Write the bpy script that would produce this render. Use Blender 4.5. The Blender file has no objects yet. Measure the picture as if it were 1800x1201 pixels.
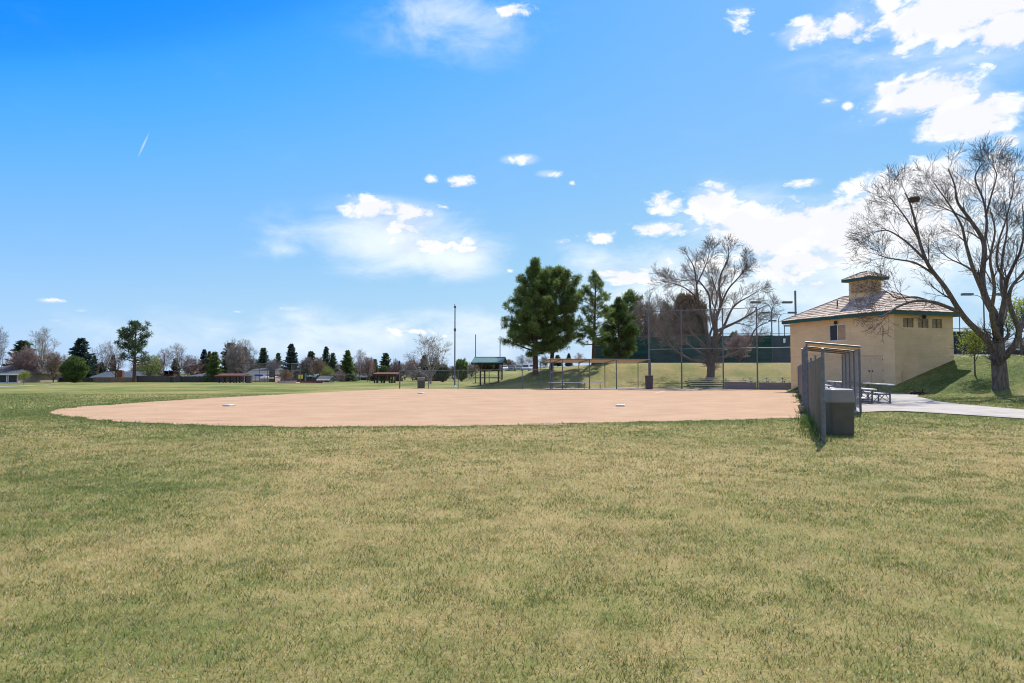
import bpy, math, random
import numpy as np
from mathutils import Vector, Matrix
from mathutils.geometry import tessellate_polygon

S = bpy.context.scene
COL = S.collection
F = 1200.0          # focal length in photo pixels (24 mm on 36 mm)
HC = 1.5            # eye height
YH = 655.0          # horizon row
R = math.radians
V3 = Vector

# ------------------------------------------------------------------ helpers
def gx(px, D): return (px - 900.0) / F * D
def gz(py, D): return HC + (YH - py) / F * D
def sst(a, b, t):
    t = np.clip((t - a) / (b - a), 0, 1)
    return t * t * (3 - 2 * t)
def relu(t, k):
    return np.where(t < -k, 0, np.where(t > k, t, (t + k) ** 2 / (4 * k)))

# the utility building's frame
BC = np.array([25.8, 46.0]); BU = np.array([-.34, .94]); BV = np.array([.94, .34])
BU = BU / np.linalg.norm(BU); BV = BV / np.linalg.norm(BV)
BL, BM = 9.7, 5.53
# first base fence
FN = np.array([6.6, 14.5]); FP = np.array([24.4, 58.5])
FD = (FP - FN) / np.linalg.norm(FP - FN); FW = np.array([FD[1], -FD[0]])

_h = np.random.RandomState(11).rand(256, 256)
def vnoise(x, y):
    xi = np.floor(x).astype(int); yi = np.floor(y).astype(int)
    fx = x - xi; fy = y - yi
    fx = fx * fx * (3 - 2 * fx); fy = fy * fy * (3 - 2 * fy)
    a = _h[xi & 255, yi & 255]; b = _h[(xi + 1) & 255, yi & 255]
    c = _h[xi & 255, (yi + 1) & 255]; d = _h[(xi + 1) & 255, (yi + 1) & 255]
    return (a * (1 - fx) + b * fx) * (1 - fy) + (c * (1 - fx) + d * fx) * fy
def fbm(x, y, o=4):
    s = 0; a = .5; t = 0
    for i in range(o):
        s = s + a * vnoise(x * 2 ** i + 17.3 * i, y * 2 ** i + 9.1 * i); t += a; a *= .55
    return s / t

def T(x, y):
    """terrain height"""
    x = np.asarray(x, float); y = np.asarray(y, float)
    hb = sst(-5.5, 5, x) * (1.95 + .6 * sst(5, 11, x))
    skew = y + .06 * (x - 10)
    berm = hb * sst(64.3, 74.5, skew)
    far = 1.85 * sst(80, 135, y) * sst(-.068, -.048, x / np.maximum(y, 1))
    q = (x - BC[0]) * BV[0] + (y - BC[1]) * BV[1]
    pl = .66 + .281 * (x - BC[0]) + .146 * (y - BC[1])
    pl = relu(pl, .5)
    cap = 2.62 + .035 * np.clip(y - 50, 0, 20)
    pl = cap - relu(cap - pl, .35)
    p = (x - BC[0]) * BU[0] + (y - BC[1]) * BU[1]
    pl = pl * sst(-3.2, .3, q - np.clip(p - 7, 0, 40) * .95)
    d = (x - FN[0]) * FW[0] + (y - FN[1]) * FW[1]
    apron = .15 * sst(.6, 3.2, d) * sst(19, 26, y) * (1 - sst(57, 62, y))
    z = np.maximum(np.maximum(berm, far), np.maximum(pl, apron))
    z = z + .05 * (fbm(x / 9 + 40, y / 9 + 3, 3) - .5) * sst(66, 80, y)
    return z
def Tz(x, y): return float(T(np.array([x]), np.array([y]))[0])

# the infield dirt outline (photo pixels on the flat ground)
def _g(px, py): D = F * HC / (py - YH); return (gx(px, D), D)
DIRT = [_g(*p) for p in ((88, 725), (130, 733), (190, 739.5), (270, 744.5), (380, 748), (500, 750), (650, 750), (800, 749),
        (950, 746.5), (1100, 743), (1250, 739.5), (1400, 734.5))]
DIRT += [tuple(FN + FD * s + FW * -.12) for s in (12, 20, 30, 40, 46.2)]
DIRT += [(21.5, 59.2), (19, 60.9), (15.6, 62.4), (12.8, 63.3), (8, 61.2), (3.35, 59.7), (0, 61.4), (-5, 62.6), (-9.8, 63.4)]
DIRT += [_g(*p) for p in ((690, 684.2), (600, 688.5), (500, 693.5), (400, 698.5), (300, 704.5), (215, 710.5), (150, 715), (110, 720))]
def spline(P, n, closed=True):
    P = np.array(P); out = []
    m = len(P)
    for i in range(m if closed else m - 1):
        if closed: a, b, c, d = P[i - 1], P[i], P[(i + 1) % m], P[(i + 2) % m]
        else: a, b, c, d = P[max(i - 1, 0)], P[i], P[i + 1], P[min(i + 2, m - 1)]
        for k in range(n):
            t = k / n
            out.append(.5 * (2 * b + (c - a) * t + (2 * a - 5 * b + 4 * c - d) * t * t + (3 * b - a - 3 * c + d) * t ** 3))
    if not closed: out.append(P[-1])
    return np.array(out)
_o = spline(DIRT, 40)
_t = np.roll(_o, -1, 0) - np.roll(_o, 1, 0); _t /= np.linalg.norm(_t, axis=1)[:, None] + 1e-9
_nr = np.stack([_t[:, 1], -_t[:, 0]], 1)
_s = np.cumsum(np.linalg.norm(_o - np.roll(_o, 1, 0), axis=1))
_am = (fbm(_s / 1.3, _s * 0 + 2.2, 4) - .5) * .95 + (vnoise(_s * 3.1, _s * 0 + 7) - .5) * .26
_am *= np.where((_o[:, 1] > 57) & (_o[:, 0] > -9), .25, 1.0)
OUT = _o + _nr * _am[:, None]
def inside(poly, x, y):
    r = np.zeros(x.shape, bool)
    n = len(poly); j = n - 1
    for i in range(n):
        xi, yi = poly[i]; xj, yj = poly[j]
        c = ((yi > y) != (yj > y)) & (x < (xj - xi) * (y - yi) / (yj - yi + 1e-12) + xi)
        r ^= c; j = i
    return r
def dist_poly(poly, x, y, step=6):
    d = np.full(x.shape, 1e9)
    for p in poly[::step]:
        d = np.minimum(d, (x - p[0]) ** 2 + (y - p[1]) ** 2)
    return np.sqrt(d)
PE1 = [(18.6, 14.0), (17.1, 18.9), (16.0, 21.3), (14.4, 23.3), (13.4, 24.3), (12.0, 24.6), (11.0, 24.8), (14.3, 32), (18.2, 41.5), (22.6, 52.5)]
PE2 = [(22.0, 16.5), (19.8, 21.6), (18.5, 24.7), (18.7, 28.0), (19.2, 30.2), (19.8, 32), (20.5, 33.5), (22.4, 37.8), (24.6, 42.6), (23.6, 52.5)]
PATH1 = spline(PE1, 8, False); PATH2 = spline(PE2, 8, False)
PATHPOLY = np.concatenate([PATH1, PATH2[::-1]])

def lawn_green(x, y):
    """0 straw .. 1 green : where the lawn has greened up"""
    g = .40 + 0.85 * (fbm(x / 2.6 + 5, y / 3.4 + 8, 5) - .5) + .6 * (fbm(x / 11 + 50, y / 7 + 21, 3) - .5)
    g = g + .15 * sst(2, -9, x) * sst(60, 10, y)
    g = g + .30 * sst(17, 30, y) + .25 * (fbm(x / 30, y / 2.2 + 4, 3) - .5) * sst(18, 40, y)
    for cx, cy, rx, ry, a in ((-3.6, 7.2, 1.7, .9, .38), (-5.6, 6.2, 1.6, .6, .4), (-2.4, 4.0, 1.0, .5, .3), (-4.6, 9.2, 2.0, .9, .3), (6.3, 13.9, 1.4, 1.5, .4), (8.3, 16.3, 1.2, .6, .5),
                              (5.1, 8.0, .35, .1, .6), (3.1, 3.6, .4, .3, .25), (.8, 4.4, .6, .3, .25), (9.2, 11.8, 1.0, .6, -.35), (1.4, 11, 2.8, 1.6, -.15), (.5, 3.9, 1.4, .5, -.18)):
        g = g + .6 * a * np.exp(-((x - cx) / rx) ** 2 - ((y - cy) / ry) ** 2)
    g = g + .10 * sst(15, 26, x) * sst(24, 32, y) * (1 - sst(56, 62, y))
    g = g - .30 * sst(62, 68, y) * sst(-6, 4, x) * sst(100, 90, y)
    return np.clip(g, .02, 1)

# ------------------------------------------------------------------ meshes
ORIG = {}
class MB:
    def __init__(s): s.v = []; s.f = []; s.t = []
    def face(s, idx, tone=1.0): s.f.append(idx); s.t.append(tone)
    def quad(s, a, b, c, d, tone=1.0):
        n = len(s.v); s.v += [tuple(a), tuple(b), tuple(c), tuple(d)]; s.face((n, n + 1, n + 2, n + 3), tone)
    def poly(s, pts, tone=1.0):
        n = len(s.v); s.v += [tuple(p) for p in pts]; s.face(tuple(range(n, n + len(pts))), tone)
    def hexa(s, p, tone=1.0):
        """8 corners: bottom 4 ccw, top 4 ccw"""
        n = len(s.v); s.v += [tuple(q) for q in p]
        for q in ((3, 2, 1, 0), (4, 5, 6, 7), (0, 1, 5, 4), (1, 2, 6, 5), (2, 3, 7, 6), (3, 0, 4, 7)):
            s.face(tuple(n + k for k in q), tone)
    def box(s, c, size, ax=(1, 0), tone=1.0):
        """centre, full size, local x axis in plan"""
        a = np.array([ax[0], ax[1]]) / math.hypot(*ax); b = np.array([-a[1], a[0]])
        hx, hy, hz = size[0] / 2, size[1] / 2, size[2] / 2
        P = []
        for z in (-hz, hz):
            for u, w in ((-hx, -hy), (hx, -hy), (hx, hy), (-hx, hy)):
                P.append((c[0] + a[0] * u + b[0] * w, c[1] + a[1] * u + b[1] * w, c[2] + z))
        s.hexa(P, tone)
    def beam(s, a, b, w, h, tone=1.0, up=(0, 0, 1)):
        a = V3(a); b = V3(b); d = (b - a).normalized(); u = V3(up)
        if abs(d.dot(u)) > .98: u = V3((1, 0, 0))
        x = d.cross(u).normalized(); y = x.cross(d)
        P = []
        for q in (a, b):
            P += [q - x * w / 2 - y * h / 2, q + x * w / 2 - y * h / 2, q + x * w / 2 + y * h / 2, q - x * w / 2 + y * h / 2]
        s.hexa(P, tone)
    def tube(s, pts, rad, n=6, cap=True, tone=1.0):
        pts = [V3(p) for p in pts]
        if not hasattr(rad, '__len__'): rad = [rad] * len(pts)
        base = len(s.v); m = len(pts)
        ref = None
        for i, p in enumerate(pts):
            d = (pts[min(i + 1, m - 1)] - pts[max(i - 1, 0)])
            d = d.normalized() if d.length > 1e-9 else V3((0, 0, 1))
            if ref is None: ref = V3((1, 0, 0)) if abs(d.x) < .8 else V3((0, 1, 0))
            x = (ref - d * ref.dot(d))
            x = x.normalized() if x.length > 1e-6 else d.orthogonal().normalized()
            ref = x; y = d.cross(x)
            for k in range(n):
                a = 2 * math.pi * k / n
                q = p + (x * math.cos(a) + y * math.sin(a)) * rad[i]
                s.v.append((q.x, q.y, q.z))
        for i in range(m - 1):
            for k in range(n):
                k2 = (k + 1) % n
                s.face((base + i * n + k, base + i * n + k2, base + (i + 1) * n + k2, base + (i + 1) * n + k), tone)
        if cap:
            s.face(tuple(base + k for k in reversed(range(n))), tone)
            s.face(tuple(base + (m - 1) * n + k for k in range(n)), tone)
    def build(s, name, mat, parent=None, smooth=False, loc=None):
        me = bpy.data.meshes.new(name)
        o0 = ORIG.get(parent.name, V3((0, 0, 0))) if parent else V3(loc or (0, 0, 0))
        v = np.array(s.v, float) - np.array(o0)
        me.from_pydata(v.tolist(), [], s.f)
        a = me.attributes.new('tone', 'FLOAT', 'FACE'); a.data.foreach_set('value', np.array(s.t, np.float32))
        if smooth: me.polygons.foreach_set('use_smooth', [True] * len(me.polygons))
        me.update()
        return link(name, me, mat, parent, o0)
def link(name, me, mat, parent=None, o0=V3((0, 0, 0))):
    o = bpy.data.objects.new(name, me); COL.objects.link(o)
    if mat is not None and not me.materials: me.materials.append(mat)
    if parent is not None: o.parent = parent
    else: o.location = o0
    ORIG[o.name] = V3(o0)
    return o
def tri_object(name, V, tone, mat, parent=None, o0=V3((0, 0, 0)), color=None):
    """V: (n,3,3) triangles"""
    n = len(V); me = bpy.data.meshes.new(name)
    me.vertices.add(3 * n); me.loops.add(3 * n); me.polygons.add(n)
    me.vertices.foreach_set('co', V.reshape(-1).astype(np.float32))
    me.loops.foreach_set('vertex_index', np.arange(3 * n, dtype=np.int32))
    me.polygons.foreach_set('loop_start', np.arange(0, 3 * n, 3, dtype=np.int32))
    if color is not None:
        a = me.attributes.new('bc', 'FLOAT_COLOR', 'FACE')
        a.data.foreach_set('color', np.concatenate([color, np.ones((n, 1))], 1).reshape(-1).astype(np.float32))
    else:
        a = me.attributes.new('tone', 'FLOAT', 'FACE'); a.data.foreach_set('value', tone.astype(np.float32))
    me.update(); me.validate()
    return link(name, me, mat, parent, o0)
def tag(o, label, cat, group=None):
    o['label'] = label; o['category'] = cat
    if group: o['group'] = group
    return o
def thing(name, label, cat, loc, group=None):
    o = bpy.data.objects.new(name, None); COL.objects.link(o)
    o.location = loc; o.empty_display_size = .3
    ORIG[o.name] = V3(loc)
    return tag(o, label, cat, group)
def struct(o): o['kind'] = 'structure'; return o
def copy_tree(o, parent=None):
    c = o.copy(); COL.objects.link(c)
    if parent is not None: c.parent = parent
    for ch in list(o.children): copy_tree(ch, c)
    return c

# ------------------------------------------------------------------ materials
def mat(name, col, rough=.7, var=.15, scale=4.0, metal=0.0, tone=False, bump=0.0, bscale=None, trans=0.0, col2=None, spec=.3, detail=6, stretch=None, objrand=0.0, sep=(.38, .62)):
    m = bpy.data.materials.new(name); m.use_nodes = True
    nt = m.node_tree; N = nt.nodes; L = nt.links
    b = N['Principled BSDF']; out = N['Material Output']
    b.inputs['Roughness'].default_value = rough; b.inputs['Metallic'].default_value = metal
    b.inputs['Specular IOR Level'].default_value = spec
    tc = N.new('ShaderNodeTexCoord'); vec = tc.outputs['Object']
    if stretch:
        mp = N.new('ShaderNodeMapping'); mp.inputs['Scale'].default_value = stretch; L.new(vec, mp.inputs['Vector']); vec = mp.outputs[0]
    nz = N.new('ShaderNodeTexNoise'); nz.inputs['Scale'].default_value = scale; nz.inputs['Detail'].default_value = detail; nz.inputs['Roughness'].default_value = .6
    L.new(vec, nz.inputs['Vector'])
    mr = N.new('ShaderNodeMapRange'); mr.inputs[1].default_value = sep[0]; mr.inputs[2].default_value = sep[1]; L.new(nz.outputs['Fac'], mr.inputs[0])
    mx = N.new('ShaderNodeMix'); mx.data_type = 'RGBA'
    c = np.array(col, float)
    c2 = np.array(col2, float) if col2 is not None else np.clip(c * (1 + var), 0, 1)
    c1 = c if col2 is not None else c * (1 - var)
    mx.inputs[6].default_value = (*c1, 1); mx.inputs[7].default_value = (*c2, 1)
    L.new(mr.outputs[0], mx.inputs[0]); colr = mx.outputs[2]
    def mul(colr, fac):
        mm = N.new('ShaderNodeVectorMath'); mm.operation = 'SCALE'
        L.new(colr, mm.inputs[0]); L.new(fac, mm.inputs['Scale']); return mm.outputs[0]
    if tone:
        at = N.new('ShaderNodeAttribute'); at.attribute_name = 'tone'; colr = mul(colr, at.outputs['Fac'])
    if objrand:
        oi = N.new('ShaderNodeObjectInfo'); r = N.new('ShaderNodeMapRange'); r.inputs[3].default_value = 1 - objrand; r.inputs[4].default_value = 1 + objrand
        L.new(oi.outputs['Random'], r.inputs[0]); colr = mul(colr, r.outputs[0])
    L.new(colr, b.inputs['Base Color'])
    if bump:
        n2 = N.new('ShaderNodeTexNoise'); n2.inputs['Scale'].default_value = bscale or scale * 6; n2.inputs['Detail'].default_value = 5; L.new(vec, n2.inputs['Vector'])
        bp = N.new('ShaderNodeBump'); bp.inputs['Strength'].default_value = bump; bp.inputs['Distance'].default_value = .02
        L.new(n2.outputs['Fac'], bp.inputs['Height']); L.new(bp.outputs[0], b.inputs['Normal'])
    if trans:
        tr = N.new('ShaderNodeBsdfTranslucent'); L.new(colr, tr.inputs['Color'])
        ms = N.new('ShaderNodeMixShader'); ms.inputs[0].default_value = trans
        L.new(b.outputs[0], ms.inputs[1]); L.new(tr.outputs[0], ms.inputs[2]); L.new(ms.outputs[0], out.inputs['Surface'])
    return m

M = {}
M['galv'] = mat('galvanised_steel', (.125, .14, .155), .45, .18, 9, metal=.15)
M['galv_dark'] = mat('weathered_steel_post', (.125, .135, .148), .5, .2, 8, metal=.15)
M['wire'] = mat('chainlink_wire', (.105, .115, .128), .5, .1, 5, metal=.2)
M['wire_dark'] = mat('dark_chainlink_wire', (.20, .20, .205), .55, .1, 5, metal=.3)
M['alu'] = mat('aluminium_plank', (.70, .71, .72), .38, .06, 8, metal=.35, stretch=(.3, 6, 6))
M['frame_dark'] = mat('bleacher_frame_steel', (.12, .125, .13), .5, .2, 8, metal=.3)
M['wood_slat'] = mat('pale_roof_slat', (.68, .47, .25), .75, .16, 3, stretch=(1, 8, 4))
M['conc'] = mat('path_concrete', (.35, .315, .275), .9, .13, 1.3, bump=.15, bscale=60)
M['curb'] = mat('kickboard_grey', (.185, .16, .175), .8, .14, 2, stretch=(.6, .6, 5))
M['wallp'] = None
M['fascia'] = mat('green_fascia', (.018, .085, .07), .5, .15, 3)
M['tile'] = mat('shake_tile', (.48, .375, .29), .85, .16, 6, tone=True, bump=.3, bscale=30)
M['door'] = mat('painted_door', (.60, .43, .25), .55, .05, 3)
M['dark'] = mat('dark_recess', (.03, .03, .032), .6, .2, 5)
M['glass'] = mat('window_glass', (.04, .042, .046), .35, .1, 3, spec=.2)
M['glassy'] = mat('dusty_pane_painted_glow', (.22, .15, .055), .3, .35, 5)  # dusty glass; the yellow paints in the bright interior behind it
M['board'] = mat('window_board', (.40, .27, .16), .8, .12, 6)
M['white'] = mat('white_paint', (.75, .75, .74), .5, .05, 5)
M['black'] = mat('black_metal', (.025, .025, .027), .5, .2, 5)
M['bin'] = mat('bin_plastic', (.08, .073, .055), .55, .08, 4, bump=.08, bscale=140)
M['binlid'] = mat('bin_lid_plastic', (.20, .195, .185), .5, .06, 4, bump=.08, bscale=140)
M['binband'] = mat('bin_band', (.17, .145, .07), .55, .08, 4)
M['bin2'] = mat('brown_bin', (.09, .07, .075), .6, .15, 5)
M['base'] = mat('base_rubber', (.58, .52, .45), .7, .12, 9)
M['bark'] = mat('elm_bark', (.135, .108, .088), .95, .4, 5, bump=.9, bscale=16, stretch=(2.2, 2.2, .5))
M['twig'] = mat('elm_twig', (.085, .066, .054), .9, .25, 3)
M['twig_pink'] = mat('budding_twig', (.29, .205, .18), .9, .3, 1.2, objrand=.12)
M['twig_elm2'] = mat('brown_twig', (.19, .15, .12), .9, .25, 2)
M['twig_tan'] = mat('tan_twig', (.26, .195, .145), .9, .25, 1.2, objrand=.12)
M['twig_grey'] = mat('grey_twig', (.26, .225, .20), .9, .25, 1.2, objrand=.12)
M['twig_pale'] = mat('pale_twig', (.36, .32, .28), .9, .2, 1.2)
M['pbark'] = mat('pine_bark', (.10, .062, .042), .95, .4, 4, bump=.9, bscale=14, stretch=(2, 2, .5))
M['needle'] = mat('pine_needle', (.145, .205, .058), .6, .3, .8, tone=True, trans=.4, spec=.2)
M['needle_far'] = mat('far_pine_needle', (.085, .125, .055), .6, .3, .6, tone=True, trans=.25, spec=.2, objrand=.15)
M['needle_blue'] = mat('spruce_needle', (.045, .078, .058), .65, .3, .6, tone=True, trans=.2, spec=.2, objrand=.25)
M['needle_brown'] = mat('browned_juniper', (.15, .11, .065), .75, .3, .8, tone=True, trans=.25)
M['jun'] = mat('juniper_leaf', (.10, .15, .038), .65, .25, .8, tone=True, trans=.3)
M['leafy'] = mat('spring_leaf', (.24, .28, .035), .55, .2, 2, tone=True, trans=.5)
M['leafg'] = mat('willow_leaf', (.20, .25, .065), .6, .2, 2, tone=True, trans=.4)
M['bud'] = mat('tan_bud', (.36, .25, .11), .7, .2, 2, tone=True, trans=.35)
M['plum'] = mat('plum_bud', (.24, .145, .135), .7, .25, 2, tone=True, trans=.3)
M['pinkbud'] = mat('pink_bud', (.36, .21, .16), .7, .25, 2, tone=True, trans=.3)
M['screen'] = mat('green_windscreen', (.014, .055, .048), .75, .28, .7, stretch=(.7, .7, 3))
M['screen_grey'] = mat('faded_windscreen', (.062, .085, .098), .75, .15, .8)
M['screen_navy'] = mat('navy_windscreen', (.014, .03, .042), .75, .2, .8)
M['teal'] = mat('teal_metal_roof', (.06, .15, .145), .45, .12, 2, metal=.1)
M['wood_dark'] = mat('dark_timber', (.055, .032, .022), .8, .25, 5)
M['redwood'] = mat('red_brown_timber', (.10, .032, .022), .75, .2, 4)
M['fence_wood'] = mat('weathered_fence_board', (.085, .075, .07), .85, .3, 5, stretch=(6, 6, .4))
M['fence_wood2'] = mat('dark_fence_board', (.05, .052, .056), .85, .3, 5, stretch=(6, 6, .4))
M['brick'] = mat('red_brick', (.20, .085, .055), .85, .2, 12)
M['shingle'] = mat('grey_shingle', (.095, .097, .105), .95, .2, 3, spec=.05)
M['shingle_b'] = mat('blue_grey_shingle', (.075, .095, .115), .95, .2, 3, spec=.05)
M['side_tan'] = mat('tan_siding', (.36, .30, .25), .8, .08, 2)
M['side_blue'] = mat('blue_grey_siding', (.09, .12, .165), .8, .1, 2)
M['side_brown'] = mat('brown_siding', (.22, .15, .11), .8, .1, 2)
M['turq'] = mat('turquoise_roof', (.16, .33, .35), .6, .1, 2)
M['blue'] = mat('blue_tarp', (.02, .06, .26), .6, .1, 2)
M['yellow'] = mat('yellow_plastic', (.7, .62, .05), .5, .05, 2)
M['red'] = mat('red_edging', (.16, .04, .04), .7, .1, 2)
M['nest'] = mat('nest_sticks', (.13, .085, .055), .95, .35, 9)
M['asph'] = mat('asphalt', (.075, .075, .078), .9, .15, 2)
# ------------------------------------------------------------------ camera, light, sky
cam = bpy.data.cameras.new('camera'); camo = bpy.data.objects.new('camera', cam); COL.objects.link(camo)
cam.sensor_width = 36; cam.lens = 24; cam.clip_end = 20000; cam.clip_start = .05
camo.location = (0, 0, HC); camo.rotation_euler = (R(90 + 2.6), 0, 0)
S.camera = camo
AZ, EL = R(28.5), R(49)
sd = V3((math.sin(AZ) * math.cos(EL), math.cos(AZ) * math.cos(EL), math.sin(EL)))
sl = bpy.data.lights.new('sun', 'SUN'); sl.energy = 4.6; sl.angle = R(.5); sl.color = (1, .955, .89)
so = bpy.data.objects.new('sun', sl); COL.objects.link(so); so.rotation_euler = sd.to_track_quat('Z', 'Y').to_euler()
S.view_settings.view_transform = 'Standard'; S.view_settings.look = 'None'; S.view_settings.gamma = 1
S.view_settings.exposure = .55

w = bpy.data.worlds.new('World'); S.world = w; w.use_nodes = True
nt = w.node_tree; N = nt.nodes; L = nt.links
bg = N['Background']; STR = .15; bg.inputs['Strength'].default_value = STR
sky = N.new('ShaderNodeTexSky'); sky.sky_type = 'NISHITA'; sky.sun_disc = False
sky.sun_elevation = EL; sky.sun_rotation = AZ; sky.altitude = 1700; sky.air_density = 1.0; sky.dust_density = .6; sky.ozone_density = 2.0
tc = N.new('ShaderNodeTexCoord'); sx = N.new('ShaderNodeSeparateXYZ'); L.new(tc.outputs['Generated'], sx.inputs[0])
def mth(op, a, b=None, c=None, clamp=False):
    n = N.new('ShaderNodeMath'); n.operation = op; n.use_clamp = clamp
    for i, q in enumerate((a, b, c)):
        if q is None: continue
        if hasattr(q, 'name') or hasattr(q, 'is_linked'): L.new(q, n.inputs[i])
        else: n.inputs[i].default_value = q
    return n.outputs[0]
az = mth('ARCTAN2', sx.outputs[0], sx.outputs[1]); el = mth('ARCSINE', sx.outputs[2])
cb = N.new('ShaderNodeCombineXYZ'); L.new(az, cb.inputs[0]); L.new(el, cb.inputs[1])
P2 = cb.outputs[0]
def noise(scale, detail, rough, stretch=(1, 1.7, 1), dist=.0, off=0):
    mp = N.new('ShaderNodeMapping'); mp.inputs['Scale'].default_value = stretch; mp.inputs['Location'].default_value = (off, off * .7, 0); L.new(P2, mp.inputs[0])
    n = N.new('ShaderNodeTexNoise'); n.inputs['Scale'].default_value = scale; n.inputs['Detail'].default_value = detail; n.inputs['Roughness'].default_value = rough; n.inputs['Distortion'].default_value = dist
    L.new(mp.outputs[0], n.inputs['Vector']); return n.outputs['Fac']
def blob(acc, px, py, rx, ry, a, rot=0):
    U = (px - 900) / F; a0 = math.atan(U); e0 = math.atan((YH - py) / F * math.cos(a0))
    fx = math.cos(a0) ** 2 * rx / F; fy = math.cos(a0) * ry / F
    mp = N.new('ShaderNodeMapping'); mp.vector_type = 'TEXTURE'
    mp.inputs['Location'].default_value = (a0, e0, 0); mp.inputs['Rotation'].default_value = (0, 0, R(rot)); mp.inputs['Scale'].default_value = (fx * 1.45, fy * 1.45, 1)
    L.new(P2, mp.inputs[0])
    ln = N.new('ShaderNodeVectorMath'); ln.operation = 'LENGTH'; L.new(mp.outputs[0], ln.inputs[0])
    v = mth('MULTIPLY', mth('SUBTRACT', 1.0, ln.outputs['Value'], clamp=True), a * 1.5)
    return v if acc is None else mth('SMOOTH_MAX', acc, v, .12)
crisp = [(1720, -10, 200, 62, 1.2), (1630, 8, 70, 34, .9), (1790, 30, 70, 45, 1.0), (1640, 160, 115, 38, 1.1), (1715, 202, 100, 42, 1.1), (1585, 152, 55, 22, .8), (1790, 180, 60, 26, .7), (1790, 240, 40, 18, .7),
         (1430, 45, 58, 22, .9), (1500, 34, 52, 20, .9), (1308, 24, 30, 22, .6), (1466, 170, 22, 8, .55), (1501, 180, 13, 9, .6),
         (1255, 350, 50, 34, .9), (1170, 358, 38, 22, .75), (1270, 331, 38, 12, .65), (1300, 385, 80, 40, 1.0), (1370, 410, 110, 52, 1.1), (1480, 405, 100, 60, 1.1), (1560, 365, 85, 58, 1.15), (1650, 318, 85, 50, 1.15), (1620, 400, 130, 80, .9), (1760, 330, 90, 60, .8),
         (1160, 401, 62, 15, .8), (1057, 414, 40, 13, .75), (987, 424, 16, 7, .6), (1410, 362, 22, 10, .55), (1420, 318, 34, 9, .7), (1105, 485, 70, 22, .8), (1230, 470, 60, 26, .8), (1380, 460, 160, 40, .85), (1430, 497, 70, 9, .6),
         (916, 276, 32, 9, .75), (966, 302, 24, 7, .65), (1007, 319, 7, 5, .5), (808, 314, 27, 10, .8), (757, 310, 15, 7, .65), (780, 361, 17, 6, .5), (660, 362, 62, 22, 1.0), (718, 374, 46, 20, .95), (598, 361, 20, 7, .5), (712, 396, 48, 13, .85),
         (760, 430, 85, 17, .8), (822, 438, 28, 11, .75), (680, 390, 60, 10, .5), (905, 5, 36, 11, .75), (897, 475, 11, 5, .5), (512, 543, 30, 6, .55), (545, 554, 22, 6, .5), (592, 585, 18, 7, .6), (720, 582, 85, 10, .65), (800, 590, 50, 7, .5), (84, 528, 26, 5, .6), (140, 546, 14, 4, .5), (95, 563, 16, 4, .45), (510, 572, 16, 4, .45), (420, 548, 16, 3, .45)]
soft = [(690, 420, 180, 62, .75), (790, 450, 110, 38, .7), (560, 400, 110, 40, .4), (500, 440, 70, 26, .42), (790, 20, 170, 75, .36), (1230, 500, 260, 85, .6), (1500, 470, 260, 100, .7), (1060, 450, 110, 50, .4), (1640, 60, 260, 140, .35), (1300, 420, 160, 100, .45), (700, 590, 500, 50, .45), (1700, 420, 200, 130, .6)]
m1 = None
for b in crisp: m1 = blob(m1, *b)
m2 = None
for b in soft: m2 = blob(m2, *b)
n1 = noise(25, 12, .62, dist=.3); n2 = noise(9, 7, .6, (1, 2.2, 1), .4, 3.1); n3 = noise(15, 6, .55, off=7.7)
def sstep(v, lo, hi, a=0.0, b=1.0):
    mr = N.new('ShaderNodeMapRange'); mr.interpolation_type = 'SMOOTHSTEP'
    mr.inputs[1].default_value = lo; mr.inputs[2].default_value = hi; mr.inputs[3].default_value = a; mr.inputs[4].default_value = b
    L.new(v, mr.inputs[0]); return mr.outputs[0]
d1 = sstep(mth('ADD', m1, mth('MULTIPLY', mth('SUBTRACT', n1, .5), 3.1)), .33, 1.0)
gate = sstep(m1, .10, .26)
d1 = mth('MULTIPLY', d1, gate)
d2 = mth('MULTIPLY', sstep(mth('ADD', m2, mth('MULTIPLY', mth('SUBTRACT', n2, .5), 1.5)), .05, 1.0), sstep(m2, 0, .4))
d2 = mth('MULTIPLY', d2, .66)
# thin vapour round the cumulus
d2 = mth('MAXIMUM', d2, mth('MULTIPLY', sstep(mth('ADD', m1, mth('MULTIPLY', mth('SUBTRACT', n2, .5), 1.6)), .2, 1.2), mth('MULTIPLY', sstep(m1, .02, .35), .45)))
# contrail
ct = blob(None, 243, 250, 21, 1.5, .55, 69)
d2 = mth('MAXIMUM', d2, mth('MULTIPLY', ct, .5))
dens = mth('MAXIMUM', d1, d2)
front = sstep(sx.outputs[1], .05, .15)
# broken cloud added to the unseen sky behind and above, whitening the fill light
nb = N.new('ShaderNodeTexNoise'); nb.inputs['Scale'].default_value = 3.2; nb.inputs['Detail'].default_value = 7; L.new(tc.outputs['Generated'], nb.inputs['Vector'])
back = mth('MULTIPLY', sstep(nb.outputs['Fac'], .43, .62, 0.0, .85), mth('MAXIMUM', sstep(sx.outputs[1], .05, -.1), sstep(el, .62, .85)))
dens = mth('MAXIMUM', mth('MULTIPLY', dens, front), back, clamp=True)
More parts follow.
